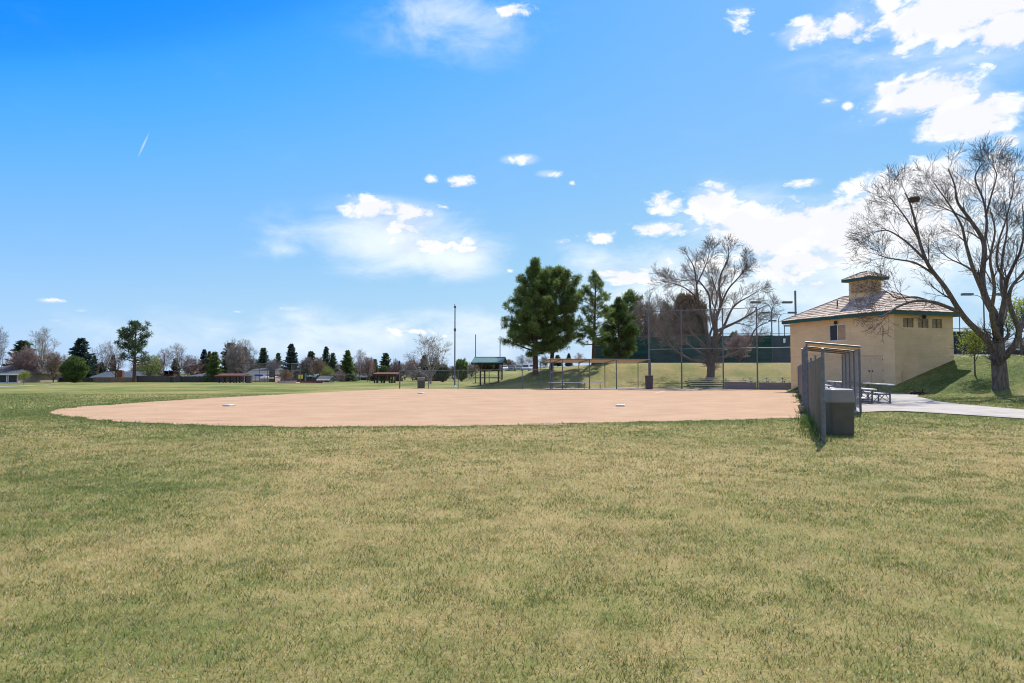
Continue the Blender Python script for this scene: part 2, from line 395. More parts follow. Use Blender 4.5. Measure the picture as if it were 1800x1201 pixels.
# film response of the sky: Nishita through the photograph's saturated tone curve
sc0 = N.new('ShaderNodeVectorMath'); sc0.operation = 'SCALE'; sc0.inputs['Scale'].default_value = .1; L.new(sky.outputs[0], sc0.inputs[0])
rc = N.new('ShaderNodeRGBCurve'); L.new(sc0.outputs[0], rc.inputs['Color'])
def curve(i, pts):
    c = rc.mapping.curves[i]
    while len(c.points) > 2: c.points.remove(c.points[1])
    c.points[0].location = pts[0]; c.points[1].location = pts[-1]
    for p in pts[1:-1]: c.points.new(*p)
    for p in c.points: p.handle_type = 'AUTO_CLAMPED'
curve(0, [(0, 0), (.135, .012), (.16, .07), (.21, .185), (.26, .26), (.45, .43), (.9, .57), (1, .58)])
curve(1, [(0, .0), (.15, .2), (.24, .31), (.26, .40), (.32, .50), (.39, .555), (.63, .69), (1, .76)])
curve(2, [(0, 0), (.25, .75), (.42, 1.0), (.65, 1.0), (.75, .97), (1, .94)])
rc.mapping.update()
sc1 = N.new('ShaderNodeVectorMath'); sc1.operation = 'SCALE'; sc1.inputs['Scale'].default_value = 2 ** -.55 / STR; L.new(rc.outputs[0], sc1.inputs[0])
SKYC = sc1.outputs[0]
shade = sstep(mth('ADD', n3, mth('MULTIPLY', m1, .35)), .50, .90, 1.10, .90)
cw = N.new('ShaderNodeCombineXYZ')
CL = 1.0 / STR
EXPC = 2 ** -.55
for i, (q, k) in enumerate(((.95, 1), (.975, 1), (1.0, 1))):
    if i == 2: L.new(mth('MULTIPLY', mth('ADD', mth('MULTIPLY', shade, .7), .3), CL * 1.08 * EXPC), cw.inputs[i])
    else: L.new(mth('MULTIPLY', shade, CL * (1.06 if i == 0 else 1.07) * EXPC), cw.inputs[i])
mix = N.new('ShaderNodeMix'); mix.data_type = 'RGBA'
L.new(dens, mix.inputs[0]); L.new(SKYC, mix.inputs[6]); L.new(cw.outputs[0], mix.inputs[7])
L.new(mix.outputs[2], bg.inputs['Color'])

# ------------------------------------------------------------------ ground
def lawn_mat():
    m = bpy.data.materials.new('lawn_turf'); m.use_nodes = True
    nt = m.node_tree; N = nt.nodes; L = nt.links; b = N['Principled BSDF']
    b.inputs['Roughness'].default_value = .95; b.inputs['Specular IOR Level'].default_value = .1
    at = N.new('ShaderNodeAttribute'); at.attribute_name = 'green'
    tc = N.new('ShaderNodeTexCoord')
    def nz(scale, det, stretch=(1, 1, 1)):
        mp = N.new('ShaderNodeMapping'); mp.inputs['Scale'].default_value = stretch; L.new(tc.outputs['Object'], mp.inputs[0])
        n = N.new('ShaderNodeTexNoise'); n.inputs['Scale'].default_value = scale; n.inputs['Detail'].default_value = det; n.inputs['Roughness'].default_value = .65
        L.new(mp.outputs[0], n.inputs['Vector']); return n.outputs['Fac']
    def op(o, a, b_):
        n = N.new('ShaderNodeMath'); n.operation = o
        for i, q in enumerate((a, b_)):
            if isinstance(q, (int, float)): n.inputs[i].default_value = q
            else: L.new(q, n.inputs[i])
        return n.outputs[0]
    f1 = nz(3.5, 8); f2 = nz(.7, 6); f3 = nz(18, 6)
    g = op('ADD', at.outputs['Fac'], op('MULTIPLY', op('SUBTRACT', f1, .5), 1.3))
    g = op('ADD', g, op('MULTIPLY', op('SUBTRACT', f2, .5), .7))
    g = op('ADD', g, op('MULTIPLY', op('SUBTRACT', f3, .5), .8))
    cr = N.new('ShaderNodeValToRGB'); e = cr.color_ramp.elements
    e[0].position = .0; e[0].color = (.37, .29, .128, 1); e[1].position = 1; e[1].color = (.078, .11, .026, 1)
    for p, c in ((.3, (.30, .247, .097, 1)), (.55, (.222, .209, .069, 1)), (.8, (.142, .165, .045, 1))):
        q = e.new(p); q.color = c
    L.new(g, cr.inputs[0])
    # soil speckle between the blades
    f4 = nz(70, 4); mr = N.new('ShaderNodeMapRange'); mr.inputs[1].default_value = .3; mr.inputs[2].default_value = .7; mr.inputs[3].default_value = .62; mr.inputs[4].default_value = 1.3
    L.new(f4, mr.inputs[0])
    sc = N.new('ShaderNodeVectorMath'); sc.operation = 'SCALE'; L.new(cr.outputs[0], sc.inputs[0]); L.new(mr.outputs[0], sc.inputs['Scale'])
    L.new(sc.outputs[0], b.inputs['Base Color'])
    bp = N.new('ShaderNodeBump'); bp.inputs['Strength'].default_value = .8; bp.inputs['Distance'].default_value = .03
    L.new(nz(30, 6), bp.inputs['Height']); L.new(bp.outputs[0], b.inputs['Normal'])
    return m
M['lawn'] = lawn_mat()
ys = [-1500, -300, -60, -20, -8, -4]
y = -2.0
while y < 3000:
    ys.append(y); y += .25 if y < 30 else (.45 if y < 100 else (1.5 if y < 180 else y * .12))
ys = np.array(ys)
cs = np.linspace(-1, 1, 361)
rows = []
for yy in ys:
    hw = max(15.0, .98 * abs(yy) + 8)
    xr = cs * hw
    rows.append(np.concatenate([[-hw - 4000, -hw - 500, -hw - 60], xr, [hw + 60, hw + 500, hw + 4000]]))
X = np.array(rows); Y = np.repeat(ys[:, None], X.shape[1], 1)
Zt = T(X, Y)
nr, nc = X.shape
me = bpy.data.meshes.new('ground')
vid = np.arange(nr * nc).reshape(nr, nc)
fq = np.stack([vid[:-1, :-1], vid[:-1, 1:], vid[1:, 1:], vid[1:, :-1]], -1).reshape(-1, 4)
me.vertices.add(nr * nc); me.vertices.foreach_set('co', np.stack([X, Y, Zt], -1).reshape(-1).astype(np.float32))
me.loops.add(fq.size); me.loops.foreach_set('vertex_index', fq.reshape(-1).astype(np.int32))
me.polygons.add(len(fq)); me.polygons.foreach_set('loop_start', np.arange(0, fq.size, 4, dtype=np.int32))
me.polygons.foreach_set('use_smooth', np.ones(len(fq), bool))
g = lawn_green(X, Y)
dd = np.full(X.shape, 99.); near = (np.abs(X) < 30) & (Y > 15) & (Y < 70)
dd[near] = dist_poly(OUT, X[near], Y[near], 8)
g = np.clip(g + .42 * np.exp(-(dd / .9) ** 2) * (Y < 45), 0, 1)
a = me.attributes.new('green', 'FLOAT', 'POINT'); a.data.foreach_set('value', g.reshape(-1).astype(np.float32))
me.update(); me.validate()
struct(link('ground', me, M['lawn']))

# infield dirt
def dirt_mat():
    m = mat('infield_dirt', (.385, .246, .150), .95, .1, .55, col2=(.475, .315, .198), bump=.35, bscale=45, spec=.1, detail=9, sep=(.3, .7))
    nt = m.node_tree; N = nt.nodes; L = nt.links; b = N['Principled BSDF']
    src = b.inputs['Base Color'].links[0].from_socket
    tc = N.new('ShaderNodeTexCoord'); mp = N.new('ShaderNodeMapping'); mp.inputs['Scale'].default_value = (.35, 3.2, 1); mp.inputs['Rotation'].default_value = (0, 0, .18); L.new(tc.outputs['Object'], mp.inputs[0])
    n = N.new('ShaderNodeTexNoise'); n.inputs['Scale'].default_value = 1.6; n.inputs['Detail'].default_value = 7; n.inputs['Roughness'].default_value = .7; L.new(mp.outputs[0], n.inputs['Vector'])
    mr = N.new('ShaderNodeMapRange'); mr.inputs[1].default_value = .3; mr.inputs[2].default_value = .72; mr.inputs[3].default_value = .80; mr.inputs[4].default_value = 1.12; L.new(n.outputs['Fac'], mr.inputs[0])
    n2 = N.new('ShaderNodeTexNoise'); n2.inputs['Scale'].default_value = 26; n2.inputs['Detail'].default_value = 4; L.new(tc.outputs['Object'], n2.inputs['Vector'])
    m2 = N.new('ShaderNodeMapRange'); m2.inputs[1].default_value = .3; m2.inputs[2].default_value = .7; m2.inputs[3].default_value = .82; m2.inputs[4].default_value = 1.14; L.new(n2.outputs['Fac'], m2.inputs[0])
    q = N.new('ShaderNodeMath'); q.operation = 'MULTIPLY'; L.new(mr.outputs[0], q.inputs[0]); L.new(m2.outputs[0], q.inputs[1])
    sc = N.new('ShaderNodeVectorMath'); sc.operation = 'SCALE'; L.new(src, sc.inputs[0]); L.new(q.outputs[0], sc.inputs['Scale']); L.new(sc.outputs[0], b.inputs['Base Color'])
    return m
M['dirt'] = dirt_mat()
def flat_sheet(name, poly, z, m):
    tri = tessellate_polygon([[V3((p[0], p[1], 0)) for p in poly]])
    me = bpy.data.meshes.new(name)
    me.from_pydata([(p[0], p[1], z) for p in poly], [], [tuple(t) for t in tri])
    me.update()
    # all faces up
    for p in me.polygons:
        if p.normal.z < 0: p.flip()
    me.update()
    return struct(link(name, me, m))
flat_sheet('infield_dirt', OUT, .010, M['dirt'])
# thin grass / dirt scuffs and chalk on the dirt
M['chalk'] = mat('faded_chalk', (.58, .41, .285), .95, .12, 3, bump=.2)
M['scuff'] = mat('damp_dirt', (.36, .23, .14), .95, .2, 3, bump=.3)
def patch(name, cx, cy, rx, ry, rot, z, m, seed, rough=.35):
    n = 64; t = np.linspace(0, 2 * math.pi, n, endpoint=False)
    r = 1 + (fbm(np.cos(t) * 1.6 + seed, np.sin(t) * 1.6 + seed * 3, 4) - .5) * 2 * rough
    x = np.cos(t) * rx * r; yy = np.sin(t) * ry * r
    c, s_ = math.cos(rot), math.sin(rot)
    return flat_sheet(name, np.stack([cx + x * c - yy * s_, cy + x * s_ + yy * c], 1), z, m)
patch('chalk_line', 11.4, 52.5, .10, 4.2, -.34, .014, M['chalk'], 1, .18)
patch('dirt_patch', .9, 19.62, .75, .14, .02, .014, M['scuff'], 6, .5)
patch('dirt_patch', -10.4, 21.6, 2.2, .11, -.25, .014, M['scuff'], 9, .5)

def drape(name, A, B, m, dz=.012, sub=10):
    """sheet between two edge lines, laid on the terrain"""
    A = np.array(A); B = np.array(B); n = len(A); mb = MB()
    for i in range(n):
        for k in range(sub + 1):
            p = A[i] * (1 - k / sub) + B[i] * (k / sub); mb.v.append((p[0], p[1], Tz(*p) + dz))
    for i in range(n - 1):
        for k in range(sub):
            q = i * (sub + 1) + k; mb.face((q, q + 1, q + sub + 2, q + sub + 1))
    o = mb.build(name, m); me = o.data
    if len(me.polygons) and me.polygons[0].normal.z < 0: me.flip_normals()
    return struct(o)
drape('path', PATH1, PATH2, M['conc'], .03, 14)
# concrete strips in front of backstop and dugout
drape('dugout_slab', spline([(3.3, 60.0), (8, 61.5), (12.9, 63.4)], 6, False), spline([(2.9, 63.0), (7.5, 64.4), (12.6, 65.4)], 6, False), M['conc'], .022, 3)
drape('backstop_slab', spline([(13.0, 63.45), (15.6, 62.7), (19, 61.2)], 6, False), spline([(13.1, 65.0), (16.2, 64.6), (19.6, 63.5)], 6, False), M['conc'], .022, 3)
drape('berm_walk', spline([(6.5, 82.2), (14, 82.4), (20, 82.0)], 6, False), spline([(6.5, 84.0), (14, 84.0), (20, 84.0)], 6, False), M['conc'], .06, 2)
drape('sidewalk', spline([(gx(-80, 70), 70), (gx(0, 71), 71), (gx(60, 76), 76), (gx(100, 92), 92), (gx(140, 104), 104)], 6, False),
      spline([(gx(-80, 73), 73), (gx(0, 74.5), 74.5), (gx(72, 80), 80), (gx(112, 95), 95), (gx(150, 106), 106)], 6, False), M['conc'], .03, 3)
drape('far_infield', spline([(gx(490, 98), 98), (gx(530, 97), 97), (gx(568, 99), 99)], 6, False), spline([(gx(480, 112), 112), (gx(530, 114), 114), (gx(580, 111), 111)], 6, False), M['dirt'], .03, 4)
drape('parking_lot', spline([(-24, 166), (0, 166), (30, 166)], 8, False), spline([(-24, 190), (0, 190), (30, 190)], 8, False), M['asph'], .05, 4)

# ------------------------------------------------------------------ grass blades
rng = np.random.RandomState(5)
def blades():
    Vs = []; Cs = []
    for y0, y1, rho, hh, ww in ((.2, 2.1, 3000, .026, .0042), (2.1, 4.5, 9500, .024, .0027), (4.5, 7, 6600, .027, .0033), (7, 10, 4000, .030, .0043), (10, 16, 1900, .034, .0065), (16, 27, 560, .045, .012), (27, 48, 140, .05, .02)):
        area = (y1 - y0) * (2 * (.82 * (y0 + y1) / 2 + 3.6))
        n = int(area * rho)
        yy = rng.uniform(y0, y1, n); xx = rng.uniform(-1, 1, n) * (.82 * yy + 3.6)
        cl = fbm(xx * 5, yy * 5, 3)
        keep = rng.rand(n) < np.clip(.35 + 1.3 * (cl - .25), .25, 1)
        if y1 > 16:
            keep &= ~inside(PATHPOLY, xx, yy)
        xx = xx[keep]; yy = yy[keep]
        if y1 > 16:
            ins = inside(OUT[::3], xx, yy)
            dd = dist_poly(OUT, xx, yy, 5)
            keep = ~ins | ((dd < .45) & (rng.rand(len(xx)) < .30 * np.exp(-dd / .22)))
            q = (xx - BC[0]) * BV[0] + (yy - BC[1]) * BV[1]; p = (xx - BC[0]) * BU[0] + (yy - BC[1]) * BU[1]
            keep &= ~((q > -.1) & (q < BM + .1) & (p > -.1))
            xx = xx[keep]; yy = yy[keep]; dd = dd[keep]
        else: dd = np.full(len(xx), 99.)
        n = len(xx); zz = T(xx, yy)
        g = np.clip(lawn_green(xx, yy) + .42 * np.exp(-(dd / .9) ** 2) * (yy < 45), 0, 1)
        g = np.clip(g + 1.5 * (fbm(xx * 2.6 + 9, yy * 2.6 + 2, 4) - .5) + .5 * (vnoise(xx * 14, yy * 14) - .5), 0, 1)
        dk = .72 + .66 * fbm(xx * 1.7 + 31, yy * 2.3 + 12, 5)
        isg = rng.rand(n) < np.clip(.06 + .92 * g, 0, .95)
        r = rng.rand(n, 1); r2 = rng.rand(n, 1)
        straw = np.array([.35, .28, .115]) * (1 - r) + np.array([.56, .475, .27]) * r
        straw = np.where(r2 < .20, np.array([.24, .155, .065]), straw)
        straw = np.where((r2 > .20) & (r2 < .32), np.array([.56, .40, .20]), straw)
        straw = np.where((r2 > .32) & (r2 < .44), np.array([.64, .58, .42]), straw)
        straw = np.where((r2 > .44) & (r2 < .56), np.array([.50, .33, .11]), straw)
        green = np.array([.085, .125, .024]) * (1 - r) + np.array([.225, .25, .07]) * r
        green = np.where(r2 < .14, np.array([.05, .08, .03]), green)
        green = np.where((r2 > .14) & (r2 < .34), np.array([.14, .20, .095]), green)
        green = np.where((r2 > .34) & (r2 < .46), np.array([.26, .25, .05]), green)
        col = np.where(isg[:, None], green, straw) * dk[:, None]
        # blade
        th = rng.uniform(0, 2 * math.pi, n); lean = rng.uniform(.55, 1.5, n) * np.where(isg, .88, 1.0)
        hgt = hh * rng.uniform(.5, 1.35, n) * np.where(isg, 1.15, .9) * (1 + .2 * np.exp(-(dd / .3) ** 2)); wd = ww * rng.uniform(.6, 1.3, n)
        dx = np.cos(th); dy = np.sin(th); ph = rng.uniform(0, math.pi, n)
        bx = np.cos(ph) * wd; by = np.sin(ph) * wd
        up = np.cos(lean) * hgt; out = np.sin(lean) * hgt
        b0 = np.stack([xx - bx, yy - by, zz - .004], 1); b1 = np.stack([xx + bx, yy + by, zz - .004], 1)
        tp = np.stack([xx + dx * out, yy + dy * out, zz + up + .006], 1)
        Vs.append(np.stack([b0, b1, tp], 1)); Cs.append(col)
    return np.concatenate(Vs), np.concatenate(Cs)
bv, bc = blades()
def blade_mat():
    m = bpy.data.materials.new('grass_blade'); m.use_nodes = True
    nt = m.node_tree; N = nt.nodes; L = nt.links; b = N['Principled BSDF']
    b.inputs['Roughness'].default_value = .6; b.inputs['Specular IOR Level'].default_value = .15
    at = N.new('ShaderNodeAttribute'); at.attribute_name = 'bc'; L.new(at.outputs['Color'], b.inputs['Base Color'])
    tr = N.new('ShaderNodeBsdfTranslucent'); L.new(at.outputs['Color'], tr.inputs['Color'])
    ms = N.new('ShaderNodeMixShader'); ms.inputs[0].default_value = .45
    L.new(b.outputs[0], ms.inputs[1]); L.new(tr.outputs[0], ms.inputs[2]); L.new(ms.outputs[0], N['Material Output'].inputs['Surface'])
    return m
go = tri_object('grass', bv, None, blade_mat(), color=bc); go['kind'] = 'stuff'
S.cycles.max_bounces = 6; S.cycles.diffuse_bounces = 3; S.cycles.glossy_bounces = 2; S.cycles.transmission_bounces = 3; S.cycles.transparent_max_bounces = 6
S.cycles.use_denoising = True; S.cycles.denoiser = 'OPENIMAGEDENOISE'; S.cycles.use_adaptive_sampling = True; S.cycles.adaptive_threshold = .006
S.cycles.filter_width = 1.05; S.cycles.caustics_reflective = False; S.cycles.caustics_refractive = False

# ------------------------------------------------------------------ utility building
def block_mat():
    m = mat('painted_block', (.73, .525, .285), .85, .05, .8, bump=.1, bscale=50)
    nt = m.node_tree; N = nt.nodes; L = nt.links; b = N['Principled BSDF']
    src = b.inputs['Base Color'].links[0].from_socket
    tc = N.new('ShaderNodeTexCoord'); sp = N.new('ShaderNodeSeparateXYZ'); L.new(tc.outputs['Object'], sp.inputs[0])
    mx = N.new('ShaderNodeMath'); mx.operation = 'ADD'; L.new(sp.outputs[0], mx.inputs[0]); L.new(sp.outputs[1], mx.inputs[1])
    cb = N.new('ShaderNodeCombineXYZ'); L.new(mx.outputs[0], cb.inputs[0]); L.new(sp.outputs[2], cb.inputs[1])
    br = N.new('ShaderNodeTexBrick'); br.inputs['Scale'].default_value = 1; br.inputs['Mortar Size'].default_value = .006; br.inputs['Mortar Smooth'].default_value = .8
    br.inputs['Brick Width'].default_value = .42; br.inputs['Row Height'].default_value = .2; br.inputs['Color1'].default_value = (1, 1, 1, 1); br.inputs['Color2'].default_value = (.955, .95, .94, 1); br.inputs['Mortar'].default_value = (.86, .85, .84, 1)
    L.new(cb.outputs[0], br.inputs['Vector'])
    # weather streaks under the eave: blotchy staining
    mp = N.new('ShaderNodeMapping'); mp.inputs['Scale'].default_value = (.5, .5, 2.2); L.new(tc.outputs['Object'], mp.inputs[0])
    nz = N.new('ShaderNodeTexNoise'); nz.inputs['Scale'].default_value = 1.1; nz.inputs['Detail'].default_value = 8; nz.inputs['Roughness'].default_value = .68; L.new(mp.outputs[0], nz.inputs['Vector'])
    mr = N.new('ShaderNodeMapRange'); mr.inputs[1].default_value = .35; mr.inputs[2].default_value = .7; mr.inputs[3].default_value = .9; mr.inputs[4].default_value = 1.04; L.new(nz.outputs['Fac'], mr.inputs[0])
    m1 = N.new('ShaderNodeMix'); m1.data_type = 'RGBA'; m1.blend_type = 'MULTIPLY'; m1.inputs[0].default_value = 1
    L.new(src, m1.inputs[6]); L.new(br.outputs['Color'], m1.inputs[7])
    sc = N.new('ShaderNodeVectorMath'); sc.operation = 'SCALE'; L.new(m1.outputs[2], sc.inputs[0]); L.new(mr.outputs[0], sc.inputs['Scale']); L.new(sc.outputs[0], b.inputs['Base Color'])
    bp = N.new('ShaderNodeBump'); bp.inputs['Strength'].default_value = .3; bp.inputs['Distance'].default_value = .01; L.new(br.outputs['Fac'], bp.inputs['Height']); bp.invert = True
    L.new(bp.outputs[0], b.inputs['Normal'])
    return m
M['block'] = block_mat()
def LB(a, b, z): return V3((BC[0] + BU[0] * a + BV[0] * b, BC[1] + BU[1] * a + BV[1] * b, z))
ZT = 5.46
bld = thing('utility_building', 'tan block restroom building with hipped shake roof and small cupola', 'building', LB(BL / 2, BM / 2, .6))
def wall_holes(mb, fn, L0, z0, z1, holes, depth):
    """fn(s, d, z): along, inward depth; holes (s0,s1,za,zb)"""
    ss = sorted({0, L0, *[h[0] for h in holes], *[h[1] for h in holes]}); zs = sorted({z0, z1, *[h[2] for h in holes], *[h[3] for h in holes]})
    for i in range(len(ss) - 1):
        for j in range(len(zs) - 1):
            cs_, cz = (ss[i] + ss[i + 1]) / 2, (zs[j] + zs[j + 1]) / 2
            if any(h[0] < cs_ < h[1] and h[2] < cz < h[3] for h in holes): continue
            mb.quad(fn(ss[i], 0, zs[j]), fn(ss[i + 1], 0, zs[j]), fn(ss[i + 1], 0, zs[j + 1]), fn(ss[i], 0, zs[j + 1]))
    for a, b, za, zb in holes:
        mb.quad(fn(a, 0, za), fn(b, 0, za), fn(b, depth, za), fn(a, depth, za)); mb.quad(fn(a, 0, zb), fn(b, 0, zb), fn(b, depth, zb), fn(a, depth, zb))
        mb.quad(fn(a, 0, za), fn(a, depth, za), fn(a, depth, zb), fn(a, 0, zb)); mb.quad(fn(b, 0, za), fn(b, depth, za), fn(b, depth, zb), fn(b, 0, zb))
WIN = (4.07, 5.62, 3.86, 5.06); DOOR = (.95, 3.0, .62, 2.70)
OPN = [(.82, 1.80, 4.58, 5.22), (2.18, 3.18, 4.58, 5.22), (3.51, 4.48, 4.58, 5.22)]
mb = MB()
wall_holes(mb, lambda s, d, z: LB(s, d, z), BL, -.6, ZT, [WIN, DOOR], .09)
wall_holes(mb, lambda s, d, z: LB(d, s, z), BM, -.6, ZT, OPN, .12)
wall_holes(mb, lambda s, d, z: LB(s, BM - d, z), BL, -.6, ZT, [], .1)
wall_holes(mb, lambda s, d, z: LB(BL - d, s, z), BM, -.6, ZT, [], .1)
mb.build('wall', M['block'], bld)
def lbox(mb, a0, a1, b0, b1, z0, z1, tone=1.0):
    mb.hexa([LB(a0, b0, z0), LB(a0, b1, z0), LB(a1, b1, z0), LB(a1, b0, z0), LB(a0, b0, z1), LB(a0, b1, z1), LB(a1, b1, z1), LB(a1, b0, z1)], tone)
# double door
for k, (a0, a1) in enumerate(((.99, 1.965), (1.985, 2.96))):
    mb = MB(); lbox(mb, a0, a1, .035, .08, .63, 2.65); o = mb.build('door', M['door'], bld)
    mb = MB(); lbox(mb, a0 + .1 if k else a1 - .16, a0 + .16 if k else a1 - .1, -.03, .034, 1.55, 1.66); mb.build('handle', M['frame_dark'], o)
    for zz in (.9, 1.65, 2.4):
        mb = MB(); lbox(mb, (a1 - .015) if k else (a0 - .03), (a1 + .03) if k else (a0 + .015), .01, .034, zz - .06, zz + .06); mb.build('hinge', M['wood_dark'], o)
mb = MB(); lbox(mb, .952, .988, .02, .088, .62, 2.698); lbox(mb, 2.962, 2.998, .02, .088, .62, 2.698); lbox(mb, .989, 2.961, .02, .088, 2.652, 2.698); mb.build('door_frame', M['door'], bld)
# sliding window: dark pane and a boarded half
mb = MB()
a0, a1, z0, z1 = WIN
for q in ((a0, a0 + .04, z0, z1), (a1 - .04, a1, z0, z1), (a0 + .04, a1 - .04, z0, z0 + .04), (a0 + .04, a1 - .04, z1 - .04, z1), (4.83, 4.89, z0 + .04, z1 - .04)):
    lbox(mb, q[0] + .001, q[1] - .001, .012, .07, q[2] + .001, q[3] - .001)
wo = mb.build('window', M['alu'], bld)
mb = MB(); lbox(mb, 4.89, a1 - .04, .04, .05, z0 + .04, z1 - .04); mb.build('pane', M['glass'], wo)
mb = MB(); lbox(mb, a0 + .04, 4.83, .03, .05, z0 + .04, z1 - .04); mb.build('board', M['board'], wo)
for s0, s1, za, zb in OPN:
    mb = MB(); lbox(mb, .07, .085, s0, s1, za, zb); o = mb.build('window', M['glassy'], bld); o['label'] = 'small high window, dusty pane painted with yellow interior light'
    mb = MB(); lbox(mb, .05, .07, (s0 + s1) / 2 - .012, (s0 + s1) / 2 + .012, za, zb); mb.build('mullion', M['wood_dark'], o)
# wall lamps, standpipe, small fittings
def lamp(p, ax):
    mb = MB(); mb.tube([p, p + ax * .1], .07, 8); mb.tube([p + ax * .1 + V3((0, 0, .08)), p + ax * .12 - V3((0, 0, .10)), p + ax * .14 - V3((0, 0, .16))], [.11, .12, .05], 10)
    mb.build('wall_lamp', M['black'], bld)
NV = V3((-BV[0], -BV[1], 0)); NU = V3((-BU[0], -BU[1], 0))
lamp(LB(4.92, -.002, 5.22), NV); lamp(LB(-.002, 2.68, 5.36), NU)
mb = MB(); p = LB(-.06, .62, 0); mb.tube([(p.x, p.y, .7), (p.x, p.y, 1.62)], .035, 8); mb.box((p.x, p.y, 1.35), (.11, .11, .3), BV); mb.build('standpipe', M['door'], bld)
mb = MB(); p = LB(3.55, -.03, .98); mb.box(p, (.14, .06, .1), BU); mb.build('hose_bib', M['wood_dark'], bld)
# eave: soffit + fascia
OV = .45; ZF = 5.68
mb = MB(); lbox(mb, -OV + .03, BL + OV - .03, -OV + .03, BM + OV - .03, ZT, ZT + .03); mb.build('soffit', M['board'], bld)
mb = MB()
for q in ((-OV, BL + OV, -OV, -OV + .03), (-OV, BL + OV, BM + OV - .03, BM + OV), (-OV, -OV + .03, -OV + .031, BM + OV - .031), (BL + OV - .03, BL + OV, -OV + .031, BM + OV - .031)):
    lbox(mb, *q, ZT - .04, ZF)
mb.build('fascia', M['fascia'], bld)
SL = .54
def hip_roof(mb, under, a0, a1, b0, b1, z0, slope, cw=.36, ch=.34, hole=None, seed=1):
    """courses of separate shake tiles on a hip roof"""
    r = random.Random(seed)
    hb = (b1 - b0) / 2; za = z0 + hb * slope; ra0, ra1 = a0 + hb, a1 - hb
    if ra1 < ra0: ra0 = ra1 = (a0 + a1) / 2
    bm = (b0 + b1) / 2
    for P in ((LB(a0, b0, z0), LB(a1, b0, z0), LB(ra1, bm, za), LB(ra0, bm, za)), (LB(a1, b1, z0), LB(a0, b1, z0), LB(ra0, bm, za), LB(ra1, bm, za)),
              (LB(a0, b1, z0), LB(a0, b0, z0), LB(ra0, bm, za)), (LB(a1, b0, z0), LB(a1, b1, z0), LB(ra1, bm, za))):
        under.poly(P)
        A, B = P[0], P[1]; ex = (B - A); Lb = ex.length; ex.normalize()
        top = (P[2] + P[-1]) / 2; up = top - (A + B) / 2; up = up - ex * up.dot(ex); Hs = up.length; up.normalize(); n = ex.cross(up).normalized()
        if n.z < 0: n = -n
        Lt = (P[2] - P[-1]).length if len(P) == 4 else 0
        off0 = (P[-1] - A).dot(ex)
        k = 0; s = -.05
        while s < Hs - .03:
            s1 = min(s + ch, Hs)
            f = max(s, 0) / Hs; xl = off0 * f; xr = Lb - (Lb - off0 - Lt) * f
            x = xl - r.uniform(0, cw)
            while x < xr:
                wv = cw * r.uniform(.8, 1.2); xa, xb = max(x, xl), min(x + wv - .008, xr)
                if xb - xa > .04:
                    f1 = s1 / Hs; xl1 = off0 * f1; xr1 = Lb - (Lb - off0 - Lt) * f1
                    ya, yb = min(max(xa, xl1), xr1), max(min(xb, xr1), xl1)
                    j = r.uniform(-.03, .02)
                    th = r.uniform(.035, .055)
                    Q = [A + ex * xa + up * (s + j) + n * .004, A + ex * xb + up * (s + j) + n * .004, A + ex * yb + up * s1 + n * .004, A + ex * ya + up * s1 + n * .004]
                    Tp = [A + ex * xa + up * (s + j) + n * th, A + ex * xb + up * (s + j) + n * th, A + ex * yb + up * s1 + n * .012, A + ex * ya + up * s1 + n * .012]
                    mb.hexa(Q + Tp, r.choice((.72, .86, .95, 1.0, 1.05, 1.12, 1.22, .6)))
                x += wv
            s += ch
        # hip caps
    for P0, P1 in ((LB(a0, b0, z0), LB(ra0, bm, za)), (LB(a0, b1, z0), LB(ra0, bm, za)), (LB(a1, b0, z0), LB(ra1, bm, za)), (LB(a1, b1, z0), LB(ra1, bm, za)), (LB(ra0, bm, za), LB(ra1, bm, za))):
        d = P1 - P0; m_ = max(1, int(d.length / .36))
        if d.length < .05: continue
        for i in range(m_):
            qa = P0 + d * (i / m_) + V3((0, 0, .035)); qb = P0 + d * ((i + 1) / m_) + V3((0, 0, .02))
            mb.beam(qa, qb, .2, .05, r.choice((.8, .95, 1.05, 1.15)))
tl, un = MB(), MB()
hip_roof(tl, un, -OV, BL + OV, -OV, BM + OV, ZF + .004, SL)
ro = tl.build('roof', M['tile'], bld); un.build('roof_deck', M['board'], ro)
p = LB(5.9, 1.1, 0); mb = MB(); mb.tube([(p.x, p.y, 6.3), (p.x, p.y, 7.0)], .05, 8); mb.build('vent_pipe', M['black'], ro)
# cupola
ca0, ca1, cb0, cb1 = 3.9, 5.8, 2.17, 3.37
mb = MB(); lbox(mb, ca0, ca1, cb0, cb1, 6.3, 8.47); cu = mb.build('cupola', M['block'], bld)
mb = MB()
for a in np.arange(ca0 + .2, ca1 - .2, .12): lbox(mb, a, a + .06, cb0 - .02, cb0 - .002, 7.5, 8.15)
for b in np.arange(cb0 + .15, cb1 - .15, .12): lbox(mb, ca0 - .02, ca0 - .002, b, b + .06, 7.5, 8.15)
mb.build('vent_slats', M['board'], cu)
co = .36
mb = MB(); lbox(mb, ca0 - co, ca1 + co, cb0 - co, cb1 + co, 8.42, 8.60); mb.build('cupola_fascia', M['fascia'], cu)
tl, un = MB(), MB(); hip_roof(tl, un, ca0 - co, ca1 + co, cb0 - co, cb1 + co, 8.604, .52, .28, .26, seed=5)
o = tl.build('cupola_roof', M['tile'], cu)
un.build('cupola_deck', M['board'], cu)

